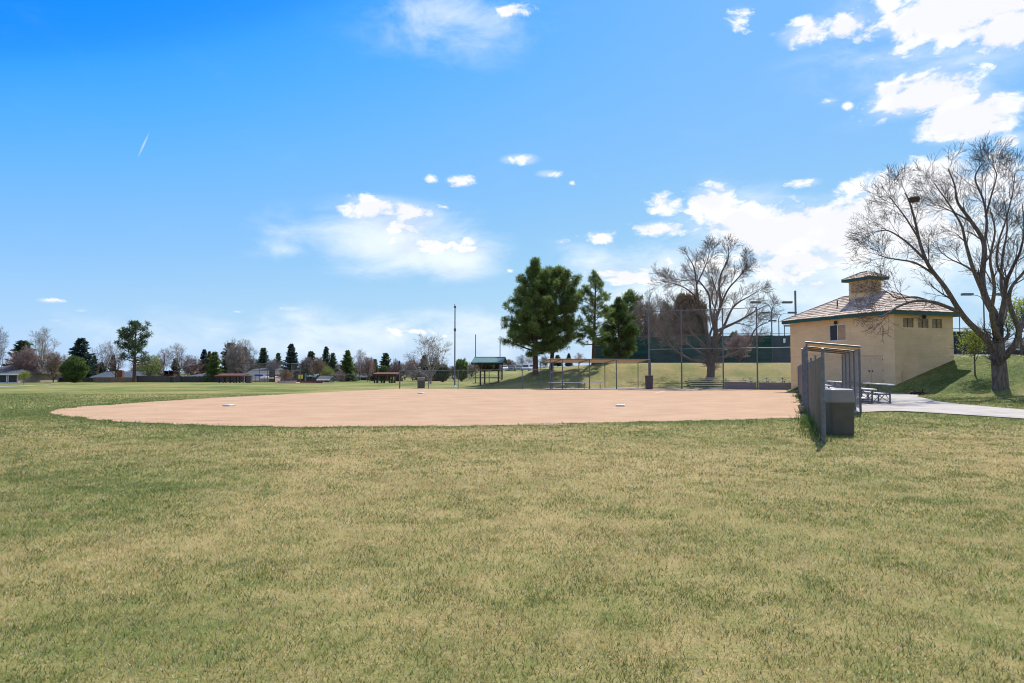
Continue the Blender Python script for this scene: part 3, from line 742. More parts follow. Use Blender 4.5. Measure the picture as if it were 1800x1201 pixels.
# ------------------------------------------------------------------ chain link
def chainlink(mb, A, B, zb, zt, pitch=.055, r=.002):
    """diamond wires between A and B; zb, zt: (at A, at B)"""
    A = np.array(A, float); B = np.array(B, float); Lh = np.linalg.norm(B - A)
    H = ((zt[0] - zb[0]) + (zt[1] - zb[1])) / 2
    nrm = np.array([(B - A)[1], -(B - A)[0]]) / Lh * .004
    def P(s, h, sg):
        t = s / Lh; q = A + (B - A) * t + nrm * sg; f = h / H
        return (q[0], q[1], (zb[0] * (1 - t) + zb[1] * t) * (1 - f) + (zt[0] * (1 - t) + zt[1] * t) * f)
    step = pitch * 1.414
    for sg in (1, -1):
        k = -H
        while k < Lh:
            s0, h0 = max(k, 0), max(0, -k); s1 = min(k + H, Lh); h1 = s1 - k
            if s1 - s0 > .01:
                if sg == 1: a, b = P(s0, h0, 1), P(s1, h1, 1)
                else: a, b = P(Lh - s0, h0, -1), P(Lh - s1, h1, -1)
                mb.tube([a, b], r, 3, cap=False)
            k += step

# first base line fence
f = thing('chainlink_fence', 'tall bare chain-link fence along the right edge of the dirt infield', 'fence', (FN[0], FN[1], 0))
def fpos(s): q = FN + FD * s; return q
LF = float(np.linalg.norm(FP - FN))
mb = MB()
ss_ = [0.05, 4.2, 8, 12, 16, 20, 24, 28, 32, 36, 40, 44, LF - .2]
tops = [1.86, 1.84, 1.86, 1.86, 1.88, 1.88, 1.9, 1.9, 1.9, 1.9, 1.9, 1.9, 1.9]
for i in range(len(ss_) - 1):
    a, b = fpos(ss_[i]), fpos(ss_[i + 1])
    chainlink(mb, a, b, (Tz(*a) + .03, Tz(*b) + .03), (tops[i], tops[i + 1]), .055, .0027)
mb.build('chainlink_mesh', M['wire'], f)
for i, s in enumerate(ss_):
    q = fpos(s); mb = MB(); z = Tz(*q); h = 2.02 if i == 0 else 1.98; rr = .036 if i == 0 else .024
    mb.tube([(q[0], q[1], z - .1), (q[0], q[1], h - .04)], rr, 10)
    mb.tube([(q[0], q[1], h - .05), (q[0], q[1], h - .012), (q[0], q[1], h)], [rr * 1.2, rr * 1.15, rr * .5], 10)
    mb.build('post', M['galv'], f)
mb = MB(); mb.tube([(*fpos(.05), 1.86)] + [(*fpos(s), t) for s, t in zip(ss_[1:], tops[1:])], .006, 4); mb.tube([(*fpos(s), Tz(*fpos(s)) + .04) for s in ss_], .006, 4); mb.build('tension_wire', M['galv'], f)

# weeds at the fence foot
def tuft(cx, cy, n, h, wd, rs):
    x = cx + rs.normal(0, wd, n); y = cy + rs.normal(0, wd, n); z = T(x, y)
    th = rs.uniform(0, 2 * math.pi, n); ln = rs.uniform(.1, .6, n); hh = h * rs.uniform(.4, 1.1, n)
    ph = rs.uniform(0, math.pi, n); bx, by = np.cos(ph) * .012, np.sin(ph) * .012
    return np.stack([np.stack([x - bx, y - by, z], 1), np.stack([x + bx, y + by, z], 1), np.stack([x + np.cos(th) * np.sin(ln) * hh, y + np.sin(th) * np.sin(ln) * hh, z + np.cos(ln) * hh], 1)], 1)
rs = np.random.RandomState(8)
Vw = np.concatenate([tuft(*(fpos(s) + FW * rs.uniform(-.35, .1)), int(rs.randint(20, 70)), rs.uniform(.08, .3), .12, rs) for s in np.concatenate([rs.uniform(.3, 12, 24), rs.uniform(20, 44, 14)])])
o = tri_object('fence_weeds', Vw, rs.uniform(.5, 1.2, len(Vw)), M['jun']); o['kind'] = 'stuff'

# ------------------------------------------------------------------ first base dugout
DO = np.array([10.62, 25.0]) + FW * .16
dug = thing('dugout', 'open-sided dugout with sloped slatted roof behind the right fence', 'dugout', (*DO, Tz(*DO)))
def DP(s, w, z): q = DO + FD * s + FW * w; return V3((q[0], q[1], z))
LD, WD = 8.2, 1.72
zF, zB = 2.56, 2.36
mb = MB(); rr = random.Random(3)
s = .0
while s < LD:
    mb.hexa([DP(s, 0, zF), DP(s + .15, 0, zF), DP(s + .15, WD, zB), DP(s, WD, zB)] + [DP(s, 0, zF + .025), DP(s + .15, 0, zF + .025), DP(s + .15, WD, zB + .025), DP(s, WD, zB + .025)], 1)
    s += .19
mb.build('roof_slats', M['wood_slat'], dug)
mb = MB()
for s_ in (0, LD): mb.tube([DP(s_, -.05, zF + .05), DP(s_, WD + .05, zB + .05)], .035, 8)
for w_, z_ in ((0, zF - .04), (WD, zB - .04), (WD, 1.1)): mb.tube([DP(-.05, w_, z_), DP(LD + .05, w_, z_)], .028, 8)
for s_ in (2.05, 4.1, 6.15): mb.tube([DP(s_, 0, zF - .04), DP(s_, WD, zB - .04)], .028, 8)
mb.build('roof_frame', M['galv'], dug)
for s_ in (0, 2.05, 4.1, 6.15, LD):
    for w_, z_ in ((0, zF), (WD, zB)):
        q = DP(s_, w_, 0); mb = MB(); mb.tube([(q.x, q.y, Tz(q.x, q.y) - .1), (q.x, q.y, z_ - .03)], .04, 8); mb.build('post', M['galv_dark'], dug)
mb = MB(); chainlink(mb, DP(0, WD, 0)[:2], DP(LD, WD, 0)[:2], (.2, .2), (zB - .06, zB - .06), .055, .0024)
chainlink(mb, DP(LD, 0, 0)[:2], DP(LD, WD, 0)[:2], (.2, .2), (zF - .1, zB - .06), .055, .0024); mb.build('chainlink_mesh', M['wire_dark'], dug)
mb = MB()
mb.hexa([DP(.8, WD - .5, .58), DP(LD - .8, WD - .5, .58), DP(LD - .8, WD - .22, .58), DP(.8, WD - .22, .58), DP(.8, WD - .5, .62), DP(LD - .8, WD - .5, .62), DP(LD - .8, WD - .22, .62), DP(.8, WD - .22, .62)])
bn = mb.build('bench_seat', M['alu'], dug)
for s_ in (1.2, 3.2, 5.2, 7.0):
    mb = MB(); q = DP(s_, WD - .36, 0); mb.tube([(q.x, q.y, .1), (q.x, q.y, .58)], .025, 6); mb.build('leg', M['frame_dark'], bn)

# ------------------------------------------------------------------ trash cans
def trash_can(name, label, x, y, w_, h, ax, group=None):
    z = Tz(x, y); t = thing(name, label, 'trash can', (x, y, z), group)
    def ring(mb, specs, tone=1):
        a = np.array(ax) / np.linalg.norm(ax); b = np.array([-a[1], a[0]]); base = len(mb.v); n = 24
        for hw, zz in specs:
            for k in range(n):
                th = 2 * math.pi * (k + .5) / n; c, s_ = math.cos(th), math.sin(th); e = .22
                u = math.copysign(abs(c) ** e, c) * hw; v = math.copysign(abs(s_) ** e, s_) * hw
                mb.v.append((x + a[0] * u + b[0] * v, y + a[1] * u + b[1] * v, z + zz))
        for i in range(len(specs) - 1):
            for k in range(n): mb.face((base + i * n + k, base + i * n + (k + 1) % n, base + (i + 1) * n + (k + 1) % n, base + (i + 1) * n + k))
        mb.face(tuple(base + k for k in reversed(range(n)))); mb.face(tuple(base + (len(specs) - 1) * n + k for k in range(n)))
    q = w_ / 2
    mb = MB(); ring(mb, [(q * .93, 0), (q * .95, .03), (q, h * .69)]); mb.build('body', M['bin'], t)
    mb = MB(); ring(mb, [(q * .975, h * .69), (q * .975, h * .705)]); mb.build('band', M['binband'], t)
    mb = MB(); ring(mb, [(q * 1.02, h * .705), (q * 1.03, h * .73), (q * 1.0, h * .93), (q * .97, h * .975), (q * .85, h * .995), (q * .4, h * 1.0)]); lid = mb.build('lid', M['binlid'], t)
    mb = MB(); a = np.array(ax) / np.linalg.norm(ax); b = np.array([-a[1], a[0]])
    c = np.array([x, y]) + b * (q * 1.03); mb.box((c[0], c[1], z + h * .84), (w_ * .62, .03, h * .17), ax); mb.build('flap', M['binlid'], lid)
    return t
trash_can('trash_can', 'large beige-grey trash can with rounded lid standing beside the near fence post', 7.93, 16.7, .60, 1.11, (1, .02), 'trash cans of the ballfield')
trash_can('trash_can', 'grey trash can standing behind the low fence left of the tall pole', gx(740, 65), 65.2, .66, 1.06, (1, .3), 'trash cans of the ballfield')
# dark bin at the end of the third base dugout
x, y = gx(1140.5, 61.6), 61.6
t = thing('trash_can', 'dark brown square trash can at the right end of the left dugout', 'trash can', (x, y, Tz(x, y)))
mb = MB(); z = Tz(x, y); mb.hexa([(x - .27, y - .27, z), (x + .27, y - .27, z), (x + .27, y + .27, z), (x - .27, y + .27, z), (x - .3, y - .3, z + 1.15), (x + .3, y - .3, z + 1.15), (x + .3, y + .3, z + 1.15), (x - .3, y + .3, z + 1.15)]); mb.build('body', M['bin2'], t)
mb = MB(); mb.box((x, y, z + 1.19), (.66, .66, .08), (1, 0)); mb.build('rim', M['bin2'], t)

# ------------------------------------------------------------------ bleachers
def bleacher(label, p, r_, s_, L0, rows=3, group='aluminium bleachers', nf=3, z0=None, first=.43, rise=.21, run=.7, foot=True):
    """p: near end of the top row; r_: run direction, s_: towards the back"""
    r_ = np.array(r_) / np.linalg.norm(r_); s_ = np.array(s_) / np.linalg.norm(s_)
    z = Tz(*p) if z0 is None else z0
    t = thing('bleacher', label, 'bleacher', (*p, z), group)
    def P(u, k, zz, w=0): q = np.array(p) + r_ * u - s_ * (run * k) + s_ * w; return V3((q[0], q[1], z + zz))
    hts = [first + rise * (rows - 1 - k) for k in range(rows)]
    def plank(k, zz, w0, w1, nm):
        mb = MB(); th = .045
        mb.hexa([P(0, k, zz - th, w0), P(L0, k, zz - th, w0), P(L0, k, zz - th, w1), P(0, k, zz - th, w1), P(0, k, zz, w0), P(L0, k, zz, w0), P(L0, k, zz, w1), P(0, k, zz, w1)])
        mb.build(nm, M['alu'], t)
    for k, h in enumerate(hts):
        plank(k, h, -.13, .13, 'seat_plank')
        if foot and k < rows - 1: plank(k, h - .42 + .04, -.52, -.28, 'foot_plank')
    for i in range(nf):
        u = .35 + (L0 - .7) * i / (nf - 1); mb = MB()
        for k, h in enumerate(hts):
            mb.beam(P(u, k, 0, .02), P(u, k, h - .046, .02), .05, .05)
            if k < rows - 1:
                mb.beam(P(u, k, h - .42 - .03, .02), P(u, k + 1, h - .42 - .03, .02), .045, .045)
        mb.beam(P(u, 0, .03, .1), P(u, rows - 1, .03, -.2), .045, .045)
        mb.build('frame', M['frame_dark'], t)
    mb = MB()
    for i in range(nf - 1):
        u0 = .35 + (L0 - .7) * i / (nf - 1); u1 = .35 + (L0 - .7) * (i + 1) / (nf - 1); h = hts[0]
        mb.beam(P(u0, 0, .1, .05), P(u1, 0, h - .1, .05), .025, .025); mb.beam(P(u0, 0, h - .1, .08), P(u1, 0, .1, .08), .025, .025)
        if rows > 2: mb.beam(P(u0, 1, .08, .05), P(u1, 1, hts[1] - .1, .05), .025, .025); mb.beam(P(u0, 1, hts[1] - .1, .08), P(u1, 1, .08, .08), .025, .025)
    # end braces
    for u in (.35, L0 - .35):
        mb.beam(P(u, 0, hts[0] - .12, .02), P(u, 1, .06, .02), .025, .025)
        mb.beam(P(u, 0, .06, .02), P(u, 1, hts[1] - .12, .02), .025, .025)
    mb.build('cross_brace', M['frame_dark'], t)
    return t
bleacher('three-row aluminium bleacher on the path nearest the large beige trash can', (16.2, 29.2), (.26, .966), (.966, -.26), 4.6)
bleacher('three-row aluminium bleacher farther back, seen through the slatted dugout by the building', (19.6, 40.6), (.26, .966), (.966, -.26), 4.6)
bleacher('wide five-row aluminium bleacher behind the backstop under the bare tree', (gx(1205, 67.2), 67.4), (1, -.08), (.05, 1), 6.0, rows=5, first=.3, rise=.17, run=.55, nf=4, foot=False, z0=.0)
bleacher('low aluminium bleacher behind the grey kickboard close to the tan building', (gx(1310, 65.5), 65.3), (1, -.1), (.06, 1), 5.2, rows=3, first=.35, rise=.3, run=.6, nf=4, foot=False, z0=.12)

# ------------------------------------------------------------------ backstop
BP = [(gx(px, D), D) for px, D in ((1141, 64), (1198, 62.9), (1271, 61.4), (1331, 60.0), (1400, 58.5))]
bs = thing('backstop', 'tall chain-link backstop on steel posts behind home plate', 'backstop', (BP[0][0], BP[0][1], 0))
for i, (q, h) in enumerate(zip(BP, (7.4, 7.35, 7.3, 7.25, 8.5))):
    mb = MB(); mb.tube([(q[0], q[1], -.1), (q[0], q[1], h)], .085 if i in (0, 4) else .065, 10)
    mb.tube([(q[0], q[1], h), (q[0], q[1], h + .05)], [.09, .04], 10); mb.build('post', M['galv_dark'], bs)
for z, pts in ((7.22, BP[:4]), (3.66, BP), (.08, BP[:3])):
    mb = MB(); mb.tube([(q[0], q[1], z) for q in pts], .035, 8); mb.build('rail', M['galv'], bs)
mb = MB()
for i in range(3): chainlink(mb, BP[i], BP[i + 1], (.05 if i < 2 else .6,) * 2, (7.22, 7.22), .11, .0034)
chainlink(mb, BP[3], BP[4], (.6, .6), (3.66, 3.66), .11, .0034)
mb.build('chainlink_mesh', M['wire_dark'], bs)
for i in (2, 3):
    a, b = np.array(BP[i]), np.array(BP[i + 1]); d = (b - a) / np.linalg.norm(b - a); nn = np.array([d[1], -d[0]])
    mb = MB()
    for kk in range(3):
        q0 = a + d * (.09 if i == 2 else .09); q1 = b - d * .1; z0 = .01 + kk * .205
        P = [q0 + nn * .03, q1 + nn * .03, q1 - nn * .03, q0 - nn * .03]
        mb.hexa([(p[0], p[1], z0) for p in P] + [(p[0], p[1], z0 + .2) for p in P])
    mb.build('kickboard', M['curb'], bs)

# ------------------------------------------------------------------ third base dugout
d0, d1 = np.array([3.35, 59.9]), np.array([12.75, 62.9]); dd_ = (d1 - d0) / np.linalg.norm(d1 - d0); db_ = np.array([-dd_[1], dd_[0]])
t3 = thing('dugout', 'long open dugout with thin tan slatted roof left of the backstop', 'dugout', (*d0, 0))
L3 = float(np.linalg.norm(d1 - d0)); W3 = 2.4
def Q3(s, w_, z): q = d0 + dd_ * s + db_ * w_; return V3((q[0], q[1], z))
mb = MB(); s = 0
while s < L3 - .1:
    mb.hexa([Q3(s, 0, 2.70), Q3(s + .16, 0, 2.70), Q3(s + .16, W3, 2.44), Q3(s, W3, 2.44), Q3(s, 0, 2.73), Q3(s + .16, 0, 2.73), Q3(s + .16, W3, 2.47), Q3(s, W3, 2.47)]); s += .19
mb.build('roof_slats', M['wood_slat'], t3)
mb = MB()
for w_, z_ in ((0, 2.66), (W3, 2.40)): mb.tube([Q3(0, w_, z_), Q3(L3, w_, z_)], .03, 8)
PS = (0, 1.15, 3.75, 6.4, L3)
for s in PS: mb.tube([Q3(s, 0, 2.66), Q3(s, W3, 2.40)], .03, 8)
mb.build('roof_frame', M['galv_dark'], t3)
for s in PS:
    for w_, z_ in ((0, 2.68), (W3, 2.42)):
        q = Q3(s, w_, 0); mb = MB(); mb.tube([(q.x, q.y, -.1), (q.x, q.y, z_)], .045 if w_ == 0 else .035, 8); mb.build('post', M['galv_dark'], t3)
mb = MB()
chainlink(mb, Q3(1.15, 0, 0)[:2], Q3(L3, 0, 0)[:2], (.05, .05), (2.62, 2.62), .1, .0026); chainlink(mb, Q3(0, W3, 0)[:2], Q3(L3, W3, 0)[:2], (.05, .05), (1.6, 1.6), .1, .0026)
chainlink(mb, Q3(L3, 0, 0)[:2], Q3(L3, W3, 0)[:2], (.05, .05), (2.62, 2.38), .1, .0026); mb.build('chainlink_mesh', M['wire_dark'], t3)
mb = MB(); mb.hexa([Q3(.5, 1.6, .55), Q3(6.0, 1.6, .55), Q3(6.0, 1.9, .55), Q3(.5, 1.9, .55), Q3(.5, 1.6, .6), Q3(6.0, 1.6, .6), Q3(6.0, 1.9, .6), Q3(.5, 1.9, .6)]); bn = mb.build('bench_seat', M['alu'], t3)
for s in (.8, 2.2, 4.0, 5.6):
    q = Q3(s, 1.75, 0); mb = MB(); mb.tube([(q.x, q.y, 0), (q.x, q.y, .55)], .03, 6); mb.build('leg', M['frame_dark'], bn)

# third base fence
f3 = thing('chainlink_fence', 'low chain-link fence with top rail left of the long tan-roofed dugout', 'fence', (gx(703, 63.8), 63.8, 0))
P3 = [(gx(px, D), D) for px, D in ((703, 63.8), (753.5, 63.0), (805.5, 62.2), (860, 61.4), (918, 60.6), (966.5, 59.95))]
tz = [1.66, 1.68, 1.70, 1.73, 1.76, 1.78]
for i, q in enumerate(P3[:-1]):
    mb = MB(); mb.tube([(q[0], q[1], -.1), (q[0], q[1], tz[i] + .03)], .055 if i == 0 else .035, 8); mb.build('post', M['galv_dark'] if i < 3 else M['galv'], f3)
mb = MB(); mb.tube([(q[0], q[1], z) for q, z in zip(P3, tz)], .026, 8); mb.build('top_rail', M['galv'], f3)
mb = MB()
for i in range(5): chainlink(mb, P3[i], P3[i + 1], (.04, .04), (tz[i], tz[i + 1]), .1, .0024)
mb.build('chainlink_mesh', M['wire_dark'], f3)

# bases
for k, (px, py, lb) in enumerate(((404, 714.2, 'white base on the left part of the dirt infield'), (741, 692.3, 'white base near the far edge of the dirt below the left trash can'), (1090, 714.6, 'white base in the middle of the dirt nearest the right dugout fence'))):
    D = F * HC / (py - YH); x = gx(px, D)
    t = thing('base', lb, 'base', (x, D, .01), 'three bases on the infield')
    a = math.atan2(17, 6) + .05 * k
    ax = (math.cos(a), math.sin(a))
    mb = MB(); c, s_ = ax; h = .19
    B0 = [(x + c * u - s_ * v, D + s_ * u + c * v) for u, v in ((-h, -h), (h, -h), (h, h), (-h, h))]
    B1 = [(x + c * u - s_ * v, D + s_ * u + c * v) for u, v in ((-h + .03, -h + .03), (h - .03, -h + .03), (h - .03, h - .03), (-h + .03, h - .03))]
    mb.hexa([(*p, .008) for p in B0] + [(*p, .075) for p in B0]); mb.hexa([(*p, .0755) for p in B0] + [(*p, .092) for p in B1]); mb.build('pad', M['base'], t)

# poles
def pole(label, px, D, top, r0, r1, collar=False, m='galv', name='pole'):
    x = gx(px, D); z = Tz(x, D); h = gz(top, D)
    t = thing(name, label, 'pole', (x, D, z))
    mb = MB(); mb.tube([(x, D, z - .1), (x, D, z + (h - z) * .6), (x, D, h)], [r0, (r0 + r1) / 2, r1], 10); mb.build('shaft', M[m], t)
    if collar:
        mb = MB(); mb.box((x, D, z + .02), (.5, .5, .06), (1, 0)); mb.tube([(x, D, z + .05), (x, D, z + .2)], [.16, .12], 10); mb.build('base_plate', M['white'], t)
        mb = MB(); zz = gz(580, D); mb.tube([(x, D, zz - .15), (x, D, zz + .15)], .12, 10); mb.build('collar', M['galv'], t)
        mb = MB(); mb.tube([(x, D, h), (x, D, h + .2)], [.13, .11], 10); mb.tube([(x, D, h + .2), (x - .05, D, h + .36), (x - .16, D, h + .42)], [.03, .03, .02], 6); mb.build('cap', M['galv_dark'], t)
    return t
pole('tallest grey steel pole standing behind the low fence right of the grey trash can', 799.5, 70, 541, .075, .055, True)
pole('thin grey pole rising behind the left end of the teal shelter roof', 836, 88, 588, .06, .05, m='galv_dark')
pole('thin grey pole rising behind the right end of the teal shelter roof, beside the pine', 879, 90, 591, .06, .05, m='galv_dark')

# teal roofed shelter
D = 72; sx0, sx1 = gx(829, D), gx(884, D)
sh = thing('picnic_shelter', 'small open shelter with teal metal gable roof on dark posts', 'shelter', (gx(861, D), D, Tz(gx(861, D), D)))
zr, ze = gz(628, 72), gz(637.5, 71); yb0, yb1 = 70.9, 74.3; ym = (yb0 + yb1) / 2; sk = .55
def shp(x, y, z): return (x + (y - yb0) * .16, y, z)
mb = MB()
for k in range(9):
    xa = sx0 + (sx1 - sx0) * k / 9; xb = sx0 + (sx1 - sx0) * (k + 1) / 9 - .012
    for ya, za, yb_, zb_ in ((yb0, ze, ym, zr), (yb1, ze, ym, zr)):
        mb.hexa([shp(xa, ya, za - .03), shp(xb, ya, za - .03), shp(xb, yb_, zb_ - .03), shp(xa, yb_, zb_ - .03), shp(xa, ya, za + .02), shp(xb, ya, za + .02), shp(xb, yb_, zb_ + .02), shp(xa, yb_, zb_ + .02)])
mb.beam(shp(sx0, ym, zr + .03), shp(sx1, ym, zr + .03), .16, .03)
mb.build('roof', M['teal'], sh)
mb = MB()
for x in (sx0 + .04, sx1 - .04):
    for ya in (yb0, yb1): mb.beam(shp(x, ya, ze - .09), shp(x, ym, zr - .09), .05, .12)
    mb.beam(shp(x, yb0, ze - .14), shp(x, yb1, ze - .14), .05, .12)
for y in (yb0 + .1, yb1 - .1): mb.beam(shp(sx0, y, ze - .12), shp(sx1, y, ze - .12), .05, .14)
mb.build('roof_frame', M['wood_dark'], sh)
px_ = [(gx(845, D), 71.4), (gx(877, 71.4) - .05, 71.5), (gx(845, D) + .35, 73.8), (gx(877, D) + .3, 73.8)]
for x, y in px_:
    z = Tz(x, y); mb = MB(); mb.box((x, y, (z - .1 + ze) / 2 - .02), (.16, .16, ze - z), (1, 0)); mb.build('post', M['wood_dark'], sh)
for zz, y in ((.95, 71.42), (.42, 71.2), (.95, 73.8)):
    mb = MB(); xa, xb = px_[0][0] - .8, px_[1][0]; mb.hexa([(xa, y - .14, zz - .05), (xb, y - .14, zz - .05), (xb, y + .14, zz - .05), (xa, y + .14, zz - .05), (xa, y - .14, zz + .02), (xb, y - .14, zz + .02), (xb, y + .14, zz + .02), (xa, y + .14, zz + .02)]); mb.build('plank', M['wood_dark'], sh)

# ------------------------------------------------------------------ tennis court fences and lamps
def screen_fence(label, pts, zt, m, gap=.06, post_m='galv_dark', sp=3.0, sign=None, h=None):
    t = thing('screened_fence', label, 'fence', (pts[0][0], pts[0][1], Tz(*pts[0])))
    for i in range(len(pts) - 1):
        a, b = np.array(pts[i]), np.array(pts[i + 1]); L0 = np.linalg.norm(b - a); n = max(1, int(round(L0 / sp))); nn = np.array([(b - a)[1], -(b - a)[0]]) / L0
        ht = zt
        mb = MB(); K = n * 6; idx = []
        for k in range(K + 1):
            q = a + (b - a) * k / K; sg = .05 * math.sin(k * 1.7) * (k % 6 != 0)
            zb_ = Tz(*q) + gap; z1 = ht - .25 - .05 * math.sin(math.pi * (k % 6) / 6)
            for fr in (0, .33, .66, 1): 
                p = q + nn * (.05 + sg * math.sin(fr * math.pi)); mb.v.append((p[0], p[1], zb_ + (z1 - zb_) * fr))
        for k in range(K):
            for fr in range(3): s0 = k * 4 + fr; mb.face((s0, s0 + 4, s0 + 5, s0 + 1))
        mb.build('windscreen', M[m], t, smooth=True)
        for k in range(n + (i == len(pts) - 2)):
            q = a + (b - a) * k / n; mb = MB(); mb.tube([(q[0], q[1], Tz(*q) - .1), (q[0], q[1], ht + .05)], .045, 8); mb.build('post', M[post_m], t)
        mb = MB(); mb.tube([(a[0], a[1], ht), (b[0], b[1], ht)], .03, 6); mb.tube([(a[0], a[1], Tz(*a) + gap), (b[0], b[1], Tz(*b) + gap)], .02, 6); mb.build('rail', M['galv'], t)
        mb = MB(); chainlink(mb, a, b, (ht - .4, ht - .4), (ht, ht), .12, .003); mb.build('chainlink_mesh', M['wire'], t)
    if sign is not None:
        (sx_, sy_, sz_, w_, h_) = sign
        mb = MB(); mb.box((sx_, sy_, sz_), (w_, .02, h_), (1, 0)); mb.build('sign', M['white'], t)
    return t
screen_fence('long dark green windscreen fence of the tennis court above the berm', [(gx(1046, 90), 90), (gx(1140, 88), 88), (gx(1357, 84), 84)], 6.35, 'screen')
screen_fence('faded grey windscreen fence panel with a white notice beside the tan building', [(gx(1358, 86), 86.5), (gx(1440, 84), 85)], 6.45, 'screen_grey', sign=(gx(1382, 85.8), 85.95, gz(599, 85.8), .55, .55))
screen_fence('dark navy windscreen fence behind the right corner of the tan building', [(gx(1660, 66), 66), (gx(1742, 68), 68)], gz(578, 67), 'screen_navy')
screen_fence('low far windscreen fence behind the large bare tree', [(gx(1752, 74), 74), (gx(1900, 74), 74)], gz(610, 74), 'screen_navy', sp=4)

def court_lamp(label, px, D, top, base=None, rot=0.0, arm=1.75):
    x = gx(px, D); z = Tz(x, D); h = gz(top, D)
    t = thing('court_lamp', label, 'light pole', (x, D, z), 'tennis court light poles')
    mb = MB(); mb.tube([(x, D, z - .1), (x, D, h - .9)], [.10, .075], 8); mb.build('pole', M['galv_dark'], t)
    c, s_ = math.cos(rot), math.sin(rot)
    for sg in (1, -1):
        mb = MB(); P = [(x, D, h - 1.1), (x + sg * .12 * c, D + sg * .12 * s_, h - .55), (x + sg * .4 * c, D + sg * .4 * s_, h - .16), (x + sg * .8 * c, D + sg * .8 * s_, h), (x + sg * arm * c, D + sg * arm * s_, h + .08)]
        mb.tube(P, .04, 6); o = mb.build('arm', M['galv_dark'], t)
        mb = MB(); q = (x + sg * (arm + .35) * c, D + sg * (arm + .35) * s_, h + .12); mb.box(q, (1.25, .5, .26), (c, s_)); mb.build('lamp_head', M['frame_dark'] if sg > 0 else M['galv'], t)
    return t
court_lamp('twin-arm court light pole, tallest and nearest of the row left of the building', 1357.5, 90, 533)
court_lamp('twin-arm court light pole, second and middle of the row left of the building', 1370, 105, 551)
court_lamp('twin-arm court light pole, third and lowest of the row left of the building', 1380, 119, 565)
court_lamp('twin-arm court light pole mostly hidden by the left corner of the tan building', 1404, 133, 574)
court_lamp('twin-arm court light pole showing above the bushy pine left of the backstop', 1108, 100, 559)
court_lamp('twin-arm court light pole seen through branches right of the tan building', 1732, 82, 519, arm=1.6)
pole('thin dark pole standing against the sky at the right corner of the tan building', 1688.5, 78, 545, .05, .05, m='galv_dark')
# ------------------------------------------------------------------ trees
def rot_about(d, ang, phi, rng):
    o = d.orthogonal().normalized(); o = (Matrix.Rotation(phi, 3, d) @ o)
    return (Matrix.Rotation(ang, 3, o) @ d).normalized()
def wander(p, d, L0, n, wig, trop, rng):
    pts = [p.copy()]; q = p.copy(); d = d.copy()
    for i in range(n):
        d = (d + V3((rng.gauss(0, wig), rng.gauss(0, wig), rng.gauss(0, wig) + trop))).normalized()
        q = q + d * (L0 / n); pts.append(q.copy())
    return pts, d
def subtree(out, pts, r0, r1, lvl, cfg, rng):
    """branches off a polyline; cfg[lvl] = (count, length, spread, wiggle, tropism, radius factor)"""
    if lvl >= len(cfg): return
    cnt, LL, spr, wig, trop, rf = cfg[lvl][:6]
    n = len(pts) - 1; tot = sum((pts[i + 1] - pts[i]).length for i in range(n))
    c = max(1, int(round(cnt * rng.uniform(.8, 1.2))))
    ph = rng.uniform(0, 6.28)
    for k in range(c):
        t = .18 + .82 * ((k + rng.uniform(.1, .9)) / c)
        f = min(t * n, n - 1e-6); i = int(f); u = f - i
        p = pts[i].lerp(pts[i + 1], u); d0 = (pts[i + 1] - pts[i]).normalized()
        ph += 2.4 + rng.uniform(-.5, .5)
        d = rot_about(d0, R(rng.uniform(*spr)), ph, rng)
        L1 = LL * rng.uniform(.6, 1.25) * (1.15 - .45 * t)
        rb = max((r0 * (1 - t) + r1 * t) * rf * rng.uniform(.75, 1.1), cfg[-1][6] if len(cfg[-1]) > 6 else .004)
        ns = 4 if lvl < len(cfg) - 1 else 3
        pp, dd = wander(p, d, L1, ns, wig, trop, rng)
        out.append((pp, [rb * (1 - .65 * j / ns) for j in range(ns + 1)], lvl))
        subtree(out, pp, rb, rb * .35, lvl + 1, cfg, rng)
def bare_from_limbs(t, limbs, cfg, seed, mats, minr):
    """limbs: list of (points, r0, r1). trunk mesh = limbs, crown mesh = the finer branches"""
    rng = random.Random(seed); tr, cr = MB(), MB()
    for pts, r0, r1 in limbs:
        P = [V3(p) for p in spline(pts, 5, False)]; n = len(P)
        rad = [r0 + (r1 - r0) * (i / (n - 1)) ** .8 for i in range(n)]
        tr.tube(P, rad, 10)
        out = []
        subtree(out, P[n // 6:], r0 * .75, r1, 0, cfg, rng)
        for pp, rr, lvl in out:
            rr = [max(q, minr) for q in rr]
            (tr if lvl == 0 and rr[0] > .045 else cr).tube(pp, rr, 6 if lvl == 0 else 3, cap=False)
    tr.build('trunk', M[mats[0]], t, smooth=True); cr.build('crown', M[mats[1]], t)

